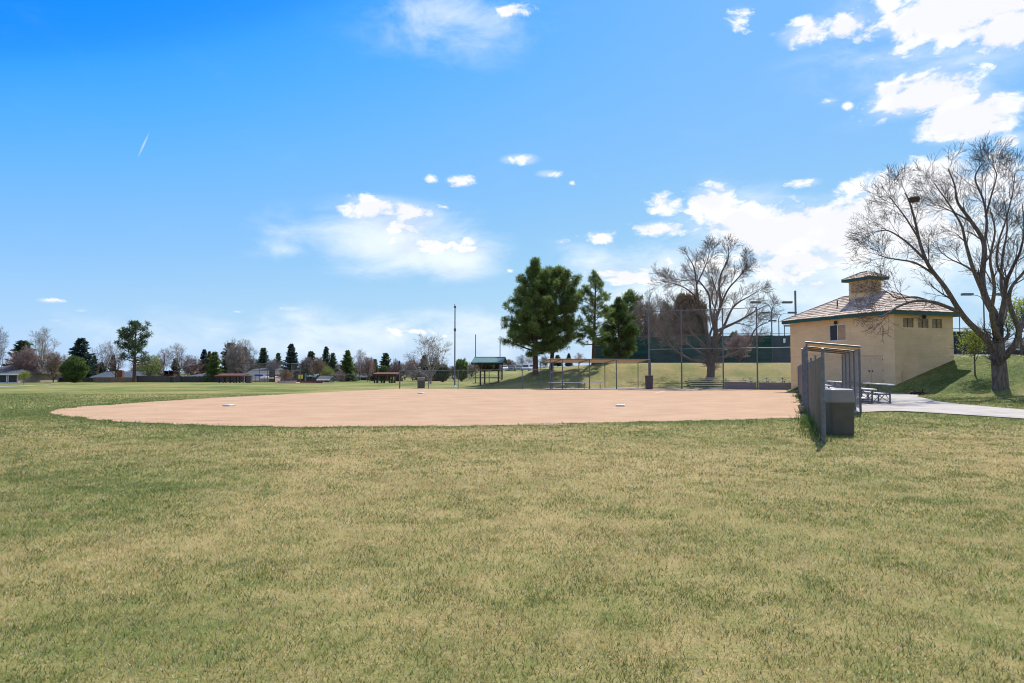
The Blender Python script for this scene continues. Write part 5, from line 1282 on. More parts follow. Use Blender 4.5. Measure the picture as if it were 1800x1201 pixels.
# --- placing copies of the prototypes
FIRST = {}
def plant(name, label, key, px, D, top, wpx, mats, seed=0, base=None, lean=0, cat='tree', group=None):
    parts, H0, W0 = PROTO[key]; x = gx(px, D); z = Tz(x, D) if base is None else gz(base, D)
    H = gz(top, D) - z; Wd = wpx * D / F
    t = thing(name, label, cat, (x, D, z), group)
    t.rotation_euler = (0, R(lean), R((seed * 77) % 360)); t.scale = (Wd / W0, Wd / W0, H / H0)
    mats = list(mats) + [mats[-1]] * 3
    for (nm, me), m in zip(parts, mats):
        if m is None: continue
        if not me.materials: me.materials.append(M[m])
        o = bpy.data.objects.new(nm, me); COL.objects.link(o); o.parent = t
        o.material_slots[0].link = 'OBJECT'; o.material_slots[0].material = M[m]
    return t
B3 = ('bark', 'twig_grey')
TREES = [
 # right side and behind the courts
 ('sapling', 'young tree with yellow-green spring leaves near the right corner of the tan building', 'sapling', 1713, 43.5, 572, 60, ('bark', 'twig', 'leafy'), 1),
 ('sapling', 'leafy yellow-green young tree behind the trunk of the large bare elm', 'sapling', 1796, 54, 520, 84, ('bark', 'twig', 'leafy'), 5),
 ('bush', 'low brown-grey bush behind the large elm at the picture edge', 'brush1', 1800, 62, 596, 70, ('bark', 'twig_grey', None), 3),
 ('juniper_tree', 'tall browned juniper with a green left flank behind the broad bare tree', 'juniper', 1214, 96, 514, 64, ('pbark', 'needle_brown'), 2),
 ('juniper_tree', 'green juniper half hidden behind the left side of the browned juniper', 'juniper', 1200, 102, 527, 44, ('pbark', 'jun'), 4),
 ('juniper_tree', 'small rounded evergreen left of the browned juniper above the windscreen', 'juniper', 1171, 104, 532, 30, ('pbark', 'needle_far'), 5),
 ('bare_tree', 'tan bare tree in front of the dark rounded pine left of the backstop', 'brush0', 1135, 94, 528, 80, ('bark', 'twig_tan', None), 6),
 ('bare_tree', 'bare twiggy tree showing over the windscreen behind the left backstop post', 'bare2', 1160, 98, 521, 74, ('bark', 'twig_pale'), 7),
 ('evergreen_tree', 'small evergreen top above the windscreen right of the bare tree trunk', 'juniper', 1292, 108, 583, 22, ('pbark', 'needle_far'), 7),
 ('evergreen_tree', 'rounded green shrub behind the windscreen left of the light poles', 'juniper', 1340, 92, 590, 46, ('pbark', 'needle_far'), 9),
 ('bare_tree', 'reddish bare shrub in front of the windscreen right of the bare tree trunk', 'brush1', 1300, 80, 590, 56, ('bark', 'twig_pink', None), 8),
 # far left to right
 ('bare_tree', 'bare tree cut by the left picture edge', 'bare0', -2, 104, 582, 44, B3, 1),
 ('spruce_tree', 'dark spruce rising behind the plum-coloured tree at far left', 'spruce1', 40, 116, 598, 58, ('pbark', 'needle_far'), 2),
 ('bare_tree', 'tall pale bare tree behind the spruce at far left', 'bare0', 74, 126, 582, 66, ('twig_pale', 'twig_pale'), 3),
 ('plum_tree', 'wide plum-coloured budding tree in front of the far left spruce', 'brush0', 47, 103, 615, 62, ('bark', 'twig_pink', 'plum'), 1),
 ('flowering_tree', 'tan and pink budding tree between the plum tree and the juniper', 'brush1', 95, 104, 622, 46, ('bark', 'twig_tan', 'bud'), 2),
 ('spruce_tree', 'large dark blue-green spruce behind the rounded green juniper', 'spruce0', 142, 112, 594, 52, ('pbark', 'needle_blue'), 4),
 ('juniper_tree', 'rounded bright green juniper tree in front of the large left spruce', 'juniper', 131, 101, 627, 42, ('pbark', 'jun'), 1),
 ('sapling', 'small bright yellow-green sapling alone on the far left lawn', 'sapling', 43.5, 84, 651, 22, ('bark', 'twig', 'leafy'), 2),
 ('bare_tree', 'pale bare tree right of the large left spruce', 'bare2', 186, 122, 601, 52, B3, 5),
 ('evergreen_tree', 'brown cone-shaped evergreen right of the large left spruce', 'spruce2', 166, 118, 624, 20, ('pbark', 'needle_brown'), 3),
 ('evergreen_tree', 'small dark evergreen low behind the brick chimney house', 'spruce2', 179, 122, 636, 24, ('pbark', 'needle_far'), 6),
 ('bare_tree', 'dark crooked bare tree left of the tall far pine', 'bare1', 204, 107, 612, 40, ('pbark', 'twig_grey'), 4, None, -3),
 ('juniper_tree', 'browned conical shrub beside the brick chimney house', 'spruce2', 199, 115, 623, 18, ('pbark', 'needle_brown'), 9),
 ('willow_tree', 'loose light green tree right of the tall far pine', 'loose', 264, 108, 624, 44, ('bark', 'twig_tan', 'leafg'), 3),
 ('bare_tree', 'pinkish bare tree behind the brown wooden playhouse', 'bare0', 288, 128, 616, 44, ('twig_pink', 'twig_pink'), 6),
 ('bare_tree', 'leaning grey bare tree right of the brown wooden playhouse', 'bare1', 318, 112, 605, 48, ('bark', 'twig_grey'), 7, None, 5),
 ('bare_tree', 'low pink-grey bare tree behind the leaning bare tree', 'brush0', 336, 124, 630, 52, ('bark', 'twig_pink', None), 9),
 ('evergreen_tree', 'small evergreen behind the low pink-grey bare tree', 'spruce1', 308, 130, 630, 20, ('pbark', 'needle_far'), 8),
 ('spruce_tree', 'slim blue spruce left of the dark green spruce by the red shelter', 'spruce0', 359, 128, 614, 24, ('pbark', 'needle_blue'), 7),
 ('evergreen_tree', 'grey-brown narrow evergreen between the slim blue spruce and the dark one', 'spruce2', 368, 124, 617, 20, ('pbark', 'needle_brown'), 5),
 ('spruce_tree', 'dark green spruce just left of the red-brown shelter', 'spruce1', 377, 106, 618, 32, ('pbark', 'needle'), 9),
 ('pine_tree', 'dark evergreen behind the big grey bare tree over the red-brown shelter', 'spruce1', 405, 132, 602, 42, ('pbark', 'needle_far'), 10),
 ('pine_tree', 'second dark evergreen on the right behind the big grey bare tree', 'spruce0', 429, 132, 610, 34, ('pbark', 'needle_far'), 12),
 ('bare_tree', 'big rounded grey bare tree behind the red-brown shelter', 'brush0', 414, 112, 605, 56, ('bark', 'twig_grey', None), 4),
 ('bare_tree', 'thin bare tree standing tall above the blue-grey house roof', 'bare0', 432, 124, 601, 50, B3, 8),
 ('pine_tree', 'open green pine behind the blue-grey house', 'spruce1', 463, 124, 611, 28, ('pbark', 'needle_far'), 13),
 ('pine_tree', 'lighter green pine left of the darkest tall spruce', 'spruce1', 489, 128, 620, 20, ('pbark', 'jun'), 14),
 ('bare_tree', 'pale bare tree low between the two pines behind the blue-grey house', 'brush1', 480, 122, 634, 30, ('bark', 'twig_grey', None), 6),
 ('spruce_tree', 'darkest tall pointed spruce behind the far backstop', 'spruce0', 512, 116, 604, 32, ('pbark', 'needle_blue'), 15),
 ('bush', 'orange-brown dry bush in front of the darkest tall spruce', 'brush1', 503, 104, 651, 30, ('bark', 'twig_tan', 'bud'), 11),
 ('evergreen_tree', 'grey-green conifer right of the far backstop', 'spruce1', 547, 124, 617, 30, ('pbark', 'needle_far'), 16),
 ('bare_tree', 'grey bare tree overlapping the conifer right of the far backstop', 'brush1', 541, 118, 630, 32, ('bark', 'twig_grey', None), 5),
 ('spruce_tree', 'taller spruce of the pair right of the turquoise-roofed house', 'spruce0', 573, 128, 609, 24, ('pbark', 'needle_far'), 17),
 ('spruce_tree', 'shorter spruce of the pair right of the turquoise-roofed house', 'spruce1', 585, 124, 620, 22, ('pbark', 'needle_far'), 18),
 ('bare_tree', 'tan twiggy tree in front of the spruce pair', 'brush1', 561, 112, 631, 30, ('bark', 'twig_tan', 'bud'), 10),
 ('bush', 'light green bush below the spruce pair by the small shed', 'loose', 577, 110, 644, 26, ('bark', 'twig_tan', 'leafg'), 5),
 ('spruce_tree', 'full dark spruce standing alone beside the tan gabled house', 'spruce2', 611, 114, 615, 32, ('pbark', 'needle'), 19),
 ('bush', 'pinkish round bush before the tan gabled house', 'brush0', 598, 106, 653, 22, ('bark', 'twig_pink', None), 12),
 ('bare_tree', 'grey bare tree right of the lone full spruce', 'bare0', 633, 122, 618, 36, B3, 10),
 ('flowering_tree', 'salmon-pink budding tree left of the right-hand red-brown shelter', 'brush1', 646, 110, 630, 30, ('bark', 'twig_pink', 'pinkbud'), 13),
 ('evergreen_tree', 'small grey-green evergreen behind the salmon-pink tree', 'spruce1', 659, 124, 631, 20, ('pbark', 'needle_far'), 20),
 ('pine_tree', 'grey-green pine above the right-hand red-brown shelter', 'spruce1', 678, 122, 620, 28, ('pbark', 'needle_far'), 21),
 ('juniper_tree', 'low bright green shrub behind the right-hand red-brown shelter', 'juniper', 674, 112, 643, 18, ('pbark', 'jun'), 14),
 ('flowering_tree', 'reddish budding tree right of the pine above the shelter', 'brush0', 695, 116, 635, 26, ('bark', 'twig_pink', 'plum'), 15),
 ('bush', 'rust-brown pointed shrub above the low fence corner post', 'spruce2', 702, 118, 634, 12, ('pbark', 'needle_brown'), 22),
 ('bare_tree', 'wide many-stemmed bare tree left of the tallest grey pole', 'bare2', 757, 92, 590, 92, ('twig_grey', 'twig_grey'), 11),
 ('evergreen_tree', 'brown conifer behind the left half of the wide many-stemmed tree', 'spruce2', 746, 118, 624, 30, ('pbark', 'needle_brown'), 23),
 ('evergreen_tree', 'brown conifer behind the right half of the wide many-stemmed tree', 'spruce2', 765, 120, 628, 26, ('pbark', 'needle_brown'), 24),
 ('flowering_tree', 'rust-coloured tree left of the wide many-stemmed tree', 'brush0', 725, 118, 632, 34, ('bark', 'twig_pink', 'bud'), 16),
 ('juniper_tree', 'dark low juniper left of the tallest grey pole', 'juniper', 778, 106, 640, 26, ('pbark', 'needle_far'), 15),
 ('bush', 'grey hedge-like bush at the foot of the wide many-stemmed tree', 'brush0', 738, 108, 650, 44, ('bark', 'twig_grey', None), 17),
 ('pine_tree', 'green pine between the tallest grey pole and the teal shelter', 'juniper', 812, 116, 631, 24, ('pbark', 'needle'), 16),
 ('bush', 'brown bush filling the gap behind the teal shelter', 'brush0', 829, 122, 640, 36, ('bark', 'twig_tan', None), 18),
 ('evergreen_tree', 'dark evergreen seen through the teal shelter', 'juniper', 851, 126, 636, 36, ('pbark', 'needle_far'), 18),
 ('spruce_tree', 'small dark spruce seen between the right posts of the teal shelter', 'spruce0', 872, 128, 634, 18, ('pbark', 'needle_far'), 25),
 ('bare_tree', 'brown twiggy tree right of the teal shelter roof', 'brush0', 896, 196, 634, 34, ('bark', 'twig_tan', None), 19),
 ('evergreen_tree', 'small dark conifer at the right edge of the teal shelter roof', 'spruce1', 894, 200, 632, 14, ('pbark', 'needle_far'), 26),
 ('bare_tree', 'grey bare tree between the teal shelter and the tallest pine', 'bare0', 917, 198, 626, 34, B3, 12),
 ('bare_tree', 'pinkish bare tree just left of the tallest pine trunk', 'bare1', 932, 202, 624, 24, ('twig_pink', 'twig_pink'), 13),
 ('bare_tree', 'grey bare tree between the two thick pine trunks', 'brush0', 957, 198, 628, 26, ('bark', 'twig_grey', None), 20),
 ('evergreen_tree', 'small conifer visible right of the second pine trunk', 'spruce1', 980, 196, 624, 18, ('pbark', 'needle_far'), 27),
 ('spruce_tree', 'small dark spruce low in the gap between the pines', 'spruce0', 1000, 200, 621, 13, ('pbark', 'needle_blue'), 28),
 ('bare_tree', 'reddish bare tree low in the gap between the pines', 'bare0', 1018, 204, 622, 30, ('twig_pink', 'twig_pink'), 14),
 ('bare_tree', 'low tan bare tree filling the gap right of the rounded bright green juniper', 'brush0', 155, 132, 642, 40, ('bark', 'twig_tan', None), 31),
 ('bare_tree', 'low grey bare tree behind the low blue-grey roof, right of the tall far pine', 'brush1', 246, 138, 640, 38, ('bark', 'twig_grey', None), 32),
 ('bare_tree', 'low pink bare tree above the long dark board fence beside the light green tree', 'brush0', 276, 134, 632, 40, ('bark', 'twig_pink', None), 33),
 ('bare_tree', 'low grey bare tree between the slim blue spruce and the leaning bare tree', 'brush0', 348, 140, 640, 34, ('bark', 'twig_grey', None), 34),
 ('bare_tree', 'grey bare tree low between the open green pine and the big grey bare tree', 'brush1', 446, 136, 632, 34, ('bark', 'twig_grey', None), 35),
 ('bare_tree', 'low brown bare tree right of the darkest tall spruce', 'brush1', 529, 136, 640, 30, ('bark', 'twig_tan', None), 36),
 ('bare_tree', 'low grey-pink bare tree just left of the lone full spruce', 'brush0', 595, 138, 640, 28, ('bark', 'twig_pink', None), 37),
 ('bare_tree', 'low tan bare tree behind the grey bare tree and the salmon-pink tree', 'brush0', 626, 136, 642, 36, ('bark', 'twig_tan', None), 38),
 ('bare_tree', 'wide low grey bare tree behind the rust-coloured tree', 'brush0', 712, 138, 640, 52, ('bark', 'twig_grey', None), 39),
 ('bare_tree', 'low brown bare tree just right of the tallest grey pole', 'brush1', 797, 132, 645, 40, ('bark', 'twig_tan', None), 40),
]
for q in TREES: plant(q[0], q[1], q[2], *q[3:])
grow_pine('pine_tree', 'tall far pine with bare lower trunk standing over the brick chimney house', 237, 104, 568, 62, 44, mat_='needle_far', nl=48, bare=.30, nsub=9, clump=.5, nn=34, gap=.2, prof=2.4, peak=.5, trunk_r=.34, need=(.07, .36))
# fallen dead branch on the lawn
bxx, byy = 24.3, 41.0
t = thing('fallen_branch', 'dark fallen branch lying on the lawn beside the curving concrete path', 'branch', (bxx, byy, Tz(bxx, byy)))
mb = MB(); r = random.Random(4)
for k in range(26):
    a = r.uniform(-.4, .4) + (0 if r.random() < .6 else 3.1); p = V3((bxx + r.uniform(-.4, .5), byy + r.uniform(-.2, .2), Tz(bxx, byy) + r.uniform(.02, .18)))
    d = V3((math.cos(a), math.sin(a) * .5, r.uniform(-.1, .25))); pts, _ = wander(p, d, r.uniform(.25, .7), 4, .25, 0, r); mb.tube(pts, [.04, .03, .025, .018, .01], 4)
mb.build('branch', M['wood_dark'], t)
# ------------------------------------------------------------------ far houses, fences, shelters, cars
def house(name, label, px0, px1, D, wall_top, ridge, base=None, depth=8, wall='side_tan', roof='shingle', hip=False, gable_front=False, chimney=None, windows=(), door=None, over=.4):
    x0, x1 = gx(px0, D), gx(px1, D); z0 = Tz((x0 + x1) / 2, D) if base is None else gz(base, D); zw = gz(wall_top, D); zr = gz(ridge, D)
    t = thing(name, label, 'house', ((x0 + x1) / 2, D, z0))
    mb = MB(); y0, y1 = D, D + depth
    mb.hexa([(x0, y0, z0 - .2), (x1, y0, z0 - .2), (x1, y1, z0 - .2), (x0, y1, z0 - .2), (x0, y0, zw), (x1, y0, zw), (x1, y1, zw), (x0, y1, zw)])
    xm, ym = (x0 + x1) / 2, (y0 + y1) / 2
    if gable_front: mb.poly([(x0, y0 - .003, zw), (x1, y0 - .003, zw), (xm, y0 - .003, zr - .08)])
    elif not hip:
        mb.poly([(x0 - .003, y0, zw), (x0 - .003, ym, zr - .08), (x0 - .003, y1, zw)]); mb.poly([(x1 + .003, y0, zw), (x1 + .003, y1, zw), (x1 + .003, ym, zr - .08)])
    mb.build('wall', M[wall], t)
    mb = MB(); o = over; th = .14
    def slab(P): mb.hexa([(p[0], p[1], p[2]) for p in P] + [(p[0], p[1], p[2] + th) for p in P])
    if gable_front:
        slab([(x0 - o, y0 - o, zw - .1), (xm, y0 - o, zr), (xm, y1 + o, zr), (x0 - o, y1 + o, zw - .1)]); slab([(xm, y0 - o, zr), (x1 + o, y0 - o, zw - .1), (x1 + o, y1 + o, zw - .1), (xm, y1 + o, zr)])
    elif hip:
        h = min(depth / 2, (x1 - x0) / 2 * .95); a, b = (x0 - o + h, ym, zr), (x1 + o - h, ym, zr)
        c = [(x0 - o, y0 - o, zw), (x1 + o, y0 - o, zw), (x1 + o, y1 + o, zw), (x0 - o, y1 + o, zw)]
        mb.poly([c[0], c[1], b, a]); mb.poly([c[2], c[3], a, b]); mb.poly([c[1], c[2], b]); mb.poly([c[3], c[0], a]); mb.poly(c[::-1])
    else:
        slab([(x0 - o, y0 - o, zw - .1), (x1 + o, y0 - o, zw - .1), (x1 + o, ym, zr), (x0 - o, ym, zr)]); slab([(x0 - o, ym, zr), (x1 + o, ym, zr), (x1 + o, y1 + o, zw - .1), (x0 - o, y1 + o, zw - .1)])
    ro = mb.build('roof', M[roof], t)
    mb = MB(); mb.box((xm, y0 - o - .03, zw - .05), (x1 - x0 + 2 * o, .05, .2), (1, 0)); mb.build('gutter', M['white'], ro)
    if chimney:
        cx, w_, ct = gx(chimney[0], D), chimney[1], gz(chimney[2], D); cb = gz(chimney[3], D) if len(chimney) > 3 else zw
        mb = MB(); mb.box((cx, y0 - .25 if len(chimney) > 3 else ym - 1, (ct + cb) / 2), (w_, .6, ct - cb), (1, 0)); ch = mb.build('chimney', M['brick'], t)
        mb = MB(); mb.box((cx, y0 - .25 if len(chimney) > 3 else ym - 1, ct + .06), (w_ * .8, .45, .12), (1, 0)); mb.build('cap', M['side_tan'], ch)
    for px, py, w_, h_ in windows:
        cx, cz = gx(px, D), gz(py, D); mb = MB()
        for q in ((-w_ / 2, 0, .07, h_), (w_ / 2, 0, .07, h_), (0, -h_ / 2, w_, .07), (0, h_ / 2, w_, .07)): mb.box((cx + q[0], y0 - .03, cz + q[1]), (q[2], .05, q[3]), (1, 0))
        wo = mb.build('window', M['white'], t); mb = MB(); mb.box((cx, y0 - .012, cz), (w_ - .08, .02, h_ - .08), (1, 0)); mb.build('pane', M['glass'], wo)
    if door:
        cx = gx(door, D); mb = MB(); mb.box((cx, y0 - .02, z0 + 1.02), (.95, .04, 2.04), (1, 0)); mb.build('door', M['wood_dark'], t)
    return t
house('house', 'grey hip-roofed house cut by the left picture edge', -55, 33, 99, 657.5, 639, depth=11, hip=True, chimney=(5, 2.0, 637), windows=[(4, 666, 1.5, 1.1), (24, 666, 1.3, 1.1)])
house('house', 'low blue-grey roofed house with a red brick chimney under the tall far pine', 166, 250, 110, 663.5, 654.5, depth=8, roof='shingle_b', wall='side_tan', chimney=(214, .95, 652, 671), windows=[(182, 668, 1.8, .9)])
house('house', 'low grey hip-roofed house behind the dark board fence', 312, 388, 112, 664.5, 655.5, depth=9, hip=True, wall='side_brown', windows=[(370, 668, 1.2, .8)])
house('house', 'house with a yellowish roof glimpsed left of the dark green spruce', 338, 368, 134, 656, 648, depth=8, roof='board', wall='side_tan', windows=[(348, 660, 1.2, 1.0)])
house('house', 'two-storey blue-grey house with pale gable roof behind the far backstop', 437, 489, 118, 657, 648, depth=9, wall='side_blue', roof='shingle', windows=[(462, 663, 1.8, 1.0), (478, 663, 1.6, 1.0), (447, 662, 1.2, 1.1)])
house('house', 'low grey-roofed wing left of the two-storey blue-grey house', 417, 455, 112, 667.5, 660, depth=6, wall='side_brown', roof='shingle', windows=[(432, 670, 1.0, .5)])
house('house', 'house with a turquoise roof right of the far backstop', 533, 553, 122, 661, 656.5, depth=7, wall='side_tan', roof='turq', windows=[(543, 665, 1.4, .9)])
house('house', 'tan gabled house with dark eaves between the two spruces', 585, 606, 124, 659, 650, depth=8, wall='side_tan', roof='shingle_b', gable_front=True, windows=[(592, 664, 1.2, 1.0)])
house('house', 'low pale house barely visible behind the salmon-pink tree', 628, 662, 132, 662, 656, depth=8, wall='side_tan', windows=[(640, 666, 1.2, .8)])
house('shed', 'small shed with a pale blue-grey gable roof and white trim', 560, 579, 104, 667, 662.5, depth=3, wall='side_blue', roof='shingle', windows=[(566, 669.5, .5, .3)], over=.2)
house('shed', 'beige block shed with a pale doorway under the blue-grey house', 457, 482, 108, 664, 662.8, depth=3, wall='side_tan', roof='side_tan', door=479, over=.05)

def board_fence(label, pts, h, m='fence_wood', bw=.16):
    t = thing('board_fence', label, 'fence', (*pts[0], Tz(*pts[0]))); mb = MB(); r = random.Random(int(pts[0][0] * 10))
    for i in range(len(pts) - 1):
        a, b = np.array(pts[i]), np.array(pts[i + 1]); L0 = np.linalg.norm(b - a); n = int(L0 / bw); d = (b - a) / L0
        for k in range(n):
            q = a + d * (k + .5) * bw; z = Tz(*q); hh = h + r.uniform(-.03, .03); mb.box((q[0], q[1], z + hh / 2), (bw - .01, .025, hh), d, r.uniform(.85, 1.1))
    mb.build('boards', M[m], t)
    n = 0
    for i in range(len(pts) - 1):
        a, b = np.array(pts[i]), np.array(pts[i + 1]); L0 = np.linalg.norm(b - a); k = max(1, int(L0 / 4))
        for j in range(k + 1):
            q = a + (b - a) * j / k; mb = MB(); mb.box((q[0], q[1] - .07, Tz(*q) + h / 2), (.12, .1, h + .06), (1, 0)); mb.build('post', M[m], t)
    return t
board_fence('brownish board fence in front of the brick chimney house', [(gx(166, 106.5), 106.5), (gx(241, 105.5), 105.5)], .75 * 1.0 + .0, 'side_brown')
board_fence('long dark grey board fence below the playhouse and grey hip roof', [(gx(241.5, 105.5), 105.5), (gx(318, 105.5), 105.5)], .98, 'fence_wood')
board_fence('blue-grey board fence left of the red-brown shelter', [(gx(319, 105.2), 105.2), (gx(395, 105.2), 105.2), (gx(432, 106), 106)], .92, 'fence_wood2')
board_fence('low dark board fence between the plum tree and the round juniper', [(gx(68, 108), 108), (gx(168, 108), 108)], .7, 'fence_wood2')
board_fence('dark low fence behind the far diamond', [(gx(500, 108.5), 108.5), (gx(560, 108.5), 108.5)], .6, 'fence_wood2')
# brown wooden playhouse above the fence
D = 107.5; x = gx(297, D); t = thing('playhouse', 'brown wooden playhouse on stilts above the dark board fence', 'playhouse', (x, D, 0))
w_ = 17 * D / F
for sx_ in (-1, 1):
    for sy_ in (0, 1.4): mb = MB(); mb.box((x + sx_ * (w_ / 2 - .07), D + sy_, gz(664, D) / 2), (.12, .12, gz(664, D)), (1, 0)); mb.build('post', M['wood_dark'], t)
mb = MB(); mb.box((x, D + .7, gz(664, D) + .05), (w_, 1.6, .1), (1, 0))
for zz in (662.3, 660.6, 658.9): mb.box((x, D - .06, gz(zz, D)), (w_, .05, .11), (1, 0))
mb.build('deck', M['redwood'], t)
mb = MB()
for sx_ in (-1, 1): mb.box((x + sx_ * (w_ / 2 - .06), D + .7, (gz(664, D) + gz(653.5, D)) / 2 + .1), (.1, 1.3, gz(653.5, D) - gz(664, D) - .1), (1, 0))
mb.box((x, D + 1.45, (gz(664, D) + gz(653.5, D)) / 2 + .1), (w_ - .2, .08, gz(653.5, D) - gz(664, D) - .1), (1, 0)); mb.build('cabin_wall', M['redwood'], t)
mb = MB(); mb.box((x, D + .7, gz(652.6, D)), (w_ + .35, 2.0, .12), (1, 0)); mb.build('roof', M['wood_dark'], t)

def red_shelter(label, p0, p1, D, top, low, base_posts):
    x0, x1 = gx(p0, D), gx(p1, D); t = thing('sun_shelter', label, 'shelter', ((x0 + x1) / 2, D, Tz((x0 + x1) / 2, D)), 'red-brown team shelters')
    zt, zl = gz(top, D), gz(low, D); mb = MB()
    n = 14
    for k in range(n):
        xa = x0 + (x1 - x0) * k / n; xb = x0 + (x1 - x0) * (k + .9) / n
        mb.hexa([(xa, D, zl - .06), (xb, D, zl - .06), (xb, D + 3, zt - .06), (xa, D + 3, zt - .06), (xa, D, zl + .1), (xb, D, zl + .1), (xb, D + 3, zt + .06), (xa, D + 3, zt + .06)])
    mb.box(((x0 + x1) / 2, D - .04, zl - .04), (x1 - x0, .06, .22), (1, 0)); mb.build('roof', M['redwood'], t)
    for px in base_posts:
        for yy in (.3, 2.6):
            x = gx(px, D); mb = MB(); mb.box((x, D + yy, (Tz(x, D + yy) + zl) / 2), (.16, .16, zl - Tz(x, D + yy)), (1, 0)); mb.build('post', M['wood_dark'], t)
    mb = MB(); mb.box(((x0 + x1) / 2, D + 1.6, .45), ((x1 - x0) * .75, .35, .07), (1, 0)); 
    for px in base_posts: mb.box((gx(px, D), D + 1.6, .2), (.1, .3, .42), (1, 0))
    mb.build('bench', M['frame_dark'], t); return t
red_shelter('red-brown slatted shelter in front of the big rounded grey bare tree', 377, 426, 98, 657.5, 661.5, (385, 404, 421))
red_shelter('red-brown slatted shelter left of the low chain-link fence corner post', 655, 698, 95, 655.5, 658.5, (658, 670, 684, 689))
# far backstop
fb = [(gx(px, D), D) for px, D in ((427, 110), (457, 106), (471, 104), (498, 101), (513, 102), (529, 105))]
t = thing('backstop', 'small far backstop of thin posts and rails before the darkest tall spruce', 'backstop', (*fb[2], 0))
for q in fb: mb = MB(); mb.tube([(q[0], q[1], -.1), (q[0], q[1], gz(638.5, q[1]))], .05, 6); mb.build('post', M['galv'], t)
for py in (639, 651): mb = MB(); mb.tube([(q[0], q[1], gz(py, q[1])) for q in fb], .04, 6); mb.build('rail', M['galv'], t)
mb = MB()
for i in range(5): chainlink(mb, fb[i], fb[i + 1], (.05, .05), (gz(639, fb[i][1]), gz(639, fb[i + 1][1])), .16, .003)
mb.build('chainlink_mesh', M['wire_dark'], t)
# far chain link fence
t = thing('chainlink_fence', 'far thin chain-link fence between the shed and the right-hand red-brown shelter', 'fence', (gx(582, 104), 104, 0))
q = [(gx(px, D), D) for px, D in ((582, 102), (604, 106), (626, 108), (650, 110), (676, 112), (702, 114), (740, 116), (780, 118), (826, 120))]
for a in q: mb = MB(); mb.tube([(a[0], a[1], Tz(*a) - .1), (a[0], a[1], Tz(*a) + 1.25)], .04, 6); mb.build('post', M['galv_dark'], t)
mb = MB(); mb.tube([(a[0], a[1], Tz(*a) + 1.22) for a in q], .03, 6); mb.build('top_rail', M['galv_dark'], t)
mb = MB()
for i in range(len(q) - 1): chainlink(mb, q[i], q[i + 1], (Tz(*q[i]) + .05, Tz(*q[i + 1]) + .05), (Tz(*q[i]) + 1.2, Tz(*q[i + 1]) + 1.2), .16, .004)
mb.build('chainlink_mesh', M['wire_dark'], t)
# small far things
def box_thing(name, label, cat, px, D, w_, d_, h, m, top=None, part='body'):
    x = gx(px, D); z = Tz(x, D); t = thing(name, label, cat, (x, D, z)); mb = MB()
    mb.hexa([(x - w_ / 2, D - d_ / 2, z), (x + w_ / 2, D - d_ / 2, z), (x + w_ / 2, D + d_ / 2, z), (x - w_ / 2, D + d_ / 2, z)] + [(x - w_ / 1.85, D - d_ / 1.85, z + h), (x + w_ / 1.85, D - d_ / 1.85, z + h), (x + w_ / 1.85, D + d_ / 1.85, z + h), (x - w_ / 1.85, D + d_ / 1.85, z + h)])
    mb.build(part, M[m], t)
    if top: mb = MB(); mb.box((x, D, z + h + .06), (w_ * 1.15, d_ * 1.15, .12), (1, 0)); mb.build('lid', M[top], t)
    return t
box_thing('trash_can', 'small brown trash can right of the left red-brown shelter', 'trash can', 439, 99, .6, .6, .95, 'bin2', 'bin')
box_thing('utility_box', 'dark utility box at the foot of the dark board fence', 'utility box', 304, 103, .55, .5, .8, 'black', 'frame_dark')
box_thing('storage_bin', 'green storage bin with yellow panel beside the turquoise-roofed house', 'bin', 530, 107, 1.3, .8, 1.4, 'screen', None)
x = gx(530.5, 107); mb = MB(); mb.box((x, 106.55, .85), (.7, .04, .6), (1, 0)); pn = mb.build('panel', M['yellow'], bpy.data.objects['storage_bin'])
box_thing('planter_edging', 'dark red edging board along the far diamond', 'edging', 548, 98.5, 3.2, .12, .28, 'red', None, 'board')
box_thing('planter_edging', 'low pale concrete edging under the orange-brown bush', 'edging', 505, 99, 2.6, .15, .32, 'conc', None, 'board')
x, D = gx(458, 103), 103
t = thing('sun_canopy', 'small blue canopy on thin posts beside the beige block shed', 'canopy', (x, D, 0)); mb = MB()
mb.hexa([(x - .75, D - .5, 1.0), (x + .75, D - .5, .9), (x + .75, D + .6, .9), (x - .75, D + .6, 1.0), (x - .6, D - .4, 1.22), (x + .5, D - .4, 1.2), (x + .5, D + .5, 1.2), (x - .6, D + .5, 1.22)]); mb.build('cover', M['blue'], t)
for sx_ in (-.68, .68): mb = MB(); mb.tube([(x + sx_, D, 0), (x + sx_, D, .98)], .03, 6); mb.build('post', M['galv_dark'], t)

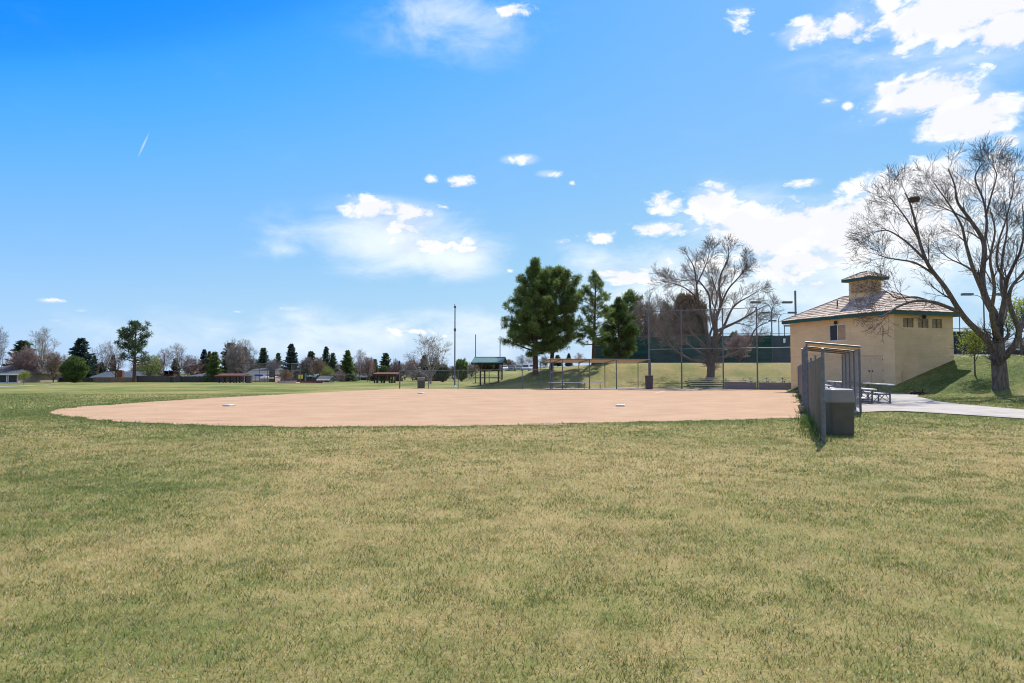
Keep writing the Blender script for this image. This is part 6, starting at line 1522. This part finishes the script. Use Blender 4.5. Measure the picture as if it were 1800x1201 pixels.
# parked cars
def car(label, px, D, col, rot, L0=4.5, h=1.5, seed=0):
    m = bpy.data.materials.get('car_' + col[0]) or mat('car_' + col[0], col[1], .25, .05, 2, spec=.6)
    x = gx(px, D); z = Tz(x, D) + .05
    t = thing('parked_car', label, 'car', (x, D, z), 'cars parked beyond the mound')
    c, s_ = math.cos(rot), math.sin(rot)
    def P(u, v, zz): return (x + c * u - s_ * v, D + s_ * u + c * v, z + zz)
    w_ = .88; hl = L0 / 2
    def loft(mb, prof, inset=0.0):
        n = len(mb.v)
        for u, zz, hw in prof: mb.v += [P(u, -hw, zz), P(u, hw, zz)]
        k = len(prof)
        for i in range(k): j = (i + 1) % k; mb.face((n + 2 * i, n + 2 * j, n + 2 * j + 1, n + 2 * i + 1))
        mb.face(tuple(n + 2 * i for i in range(k))); mb.face(tuple(n + 2 * i + 1 for i in reversed(range(k))))
    mb = MB(); loft(mb, [(-hl, .32, w_ * .94), (hl, .32, w_ * .94), (hl, .62, w_ * .96), (hl * .93, .78, w_), (hl * .42, .92, w_), (-hl * .6, .96, w_), (-hl * .95, .92, w_ * .97), (-hl, .6, w_ * .96)])
    loft(mb, [(hl * .42, .922, w_ * .95), (hl * .1, h - .06, w_ * .8), (-hl * .45, h, w_ * .8), (-hl * .82, .962, w_ * .94)]); mb.build('body', m, t)
    mb = MB()
    for v in (-1, 1):
        mb.quad(P(hl * .30, v * (w_ * .945), .97), P(hl * .08, v * (w_ * .825), h - .12), P(-hl * .42, v * (w_ * .825), h - .08), P(-hl * .68, v * (w_ * .945), 1.0))
    mb.quad(P(hl * .41, -w_ * .85, .96), P(hl * .41, w_ * .85, .96), P(hl * .13, w_ * .74, h - .09), P(hl * .13, -w_ * .74, h - .09))
    mb.quad(P(-hl * .81, -w_ * .85, 1.02), P(-hl * .81, w_ * .85, 1.02), P(-hl * .5, w_ * .74, h - .06), P(-hl * .5, -w_ * .74, h - .06))
    mb.build('windows', M['glass'], t).name = 'window_glass'
    for u in (hl * .62, -hl * .6):
        for v in (-1, 1):
            mb = MB(); mb.tube([P(u, v * (w_ - .2), .32), P(u, v * (w_ + .01), .32)], .32, 12); mb.build('wheel', M['black'], t)
    for v in (-1, 1):
        mb = MB(); q = P(hl + .005, v * w_ * .7, .66); mb.box(q, (.04, .3, .14), (c, s_)); mb.build('headlight', M['white'], t)
    return t
W = ('white', (.72, .73, .74)); SV = ('silver', (.38, .40, .42)); DB_ = ('navy', (.03, .045, .08)); GR = ('grey', (.14, .15, .16)); BK = ('black', (.02, .02, .022)); RD = ('maroon', (.16, .03, .03)); TL = ('teal', (.05, .11, .12))
for px, col, rot, h, lb in ((841, SV, 1.4, 1.5, 'silver car parked leftmost, seen through the left half of the teal shelter'), (853.5, W, 1.5, 1.7, 'white car parked behind the middle of the teal shelter'),
        (863.5, RD, 1.45, 1.45, 'maroon car parked right of the white car behind the teal shelter'), (874, DB_, 1.5, 1.7, 'navy car parked behind the right post of the teal shelter'), (885, W, 1.6, 1.5, 'white car parked just right of the teal shelter post'),
        (896.5, TL, 1.5, 1.5, 'dark teal car parked second right of the teal shelter'), (908, GR, 1.55, 1.5, 'grey car parked on the crest left of the mound'), (919, SV, 1.5, 1.65, 'silver car parked on the crest, rightmost clear of the mound'), (930, W, 1.5, 1.6, 'white car partly hidden by the mound left of the tallest pine')):
    car(lb, 838 + (px - 841) * 1.1, 172, col, rot - math.pi, h=h)
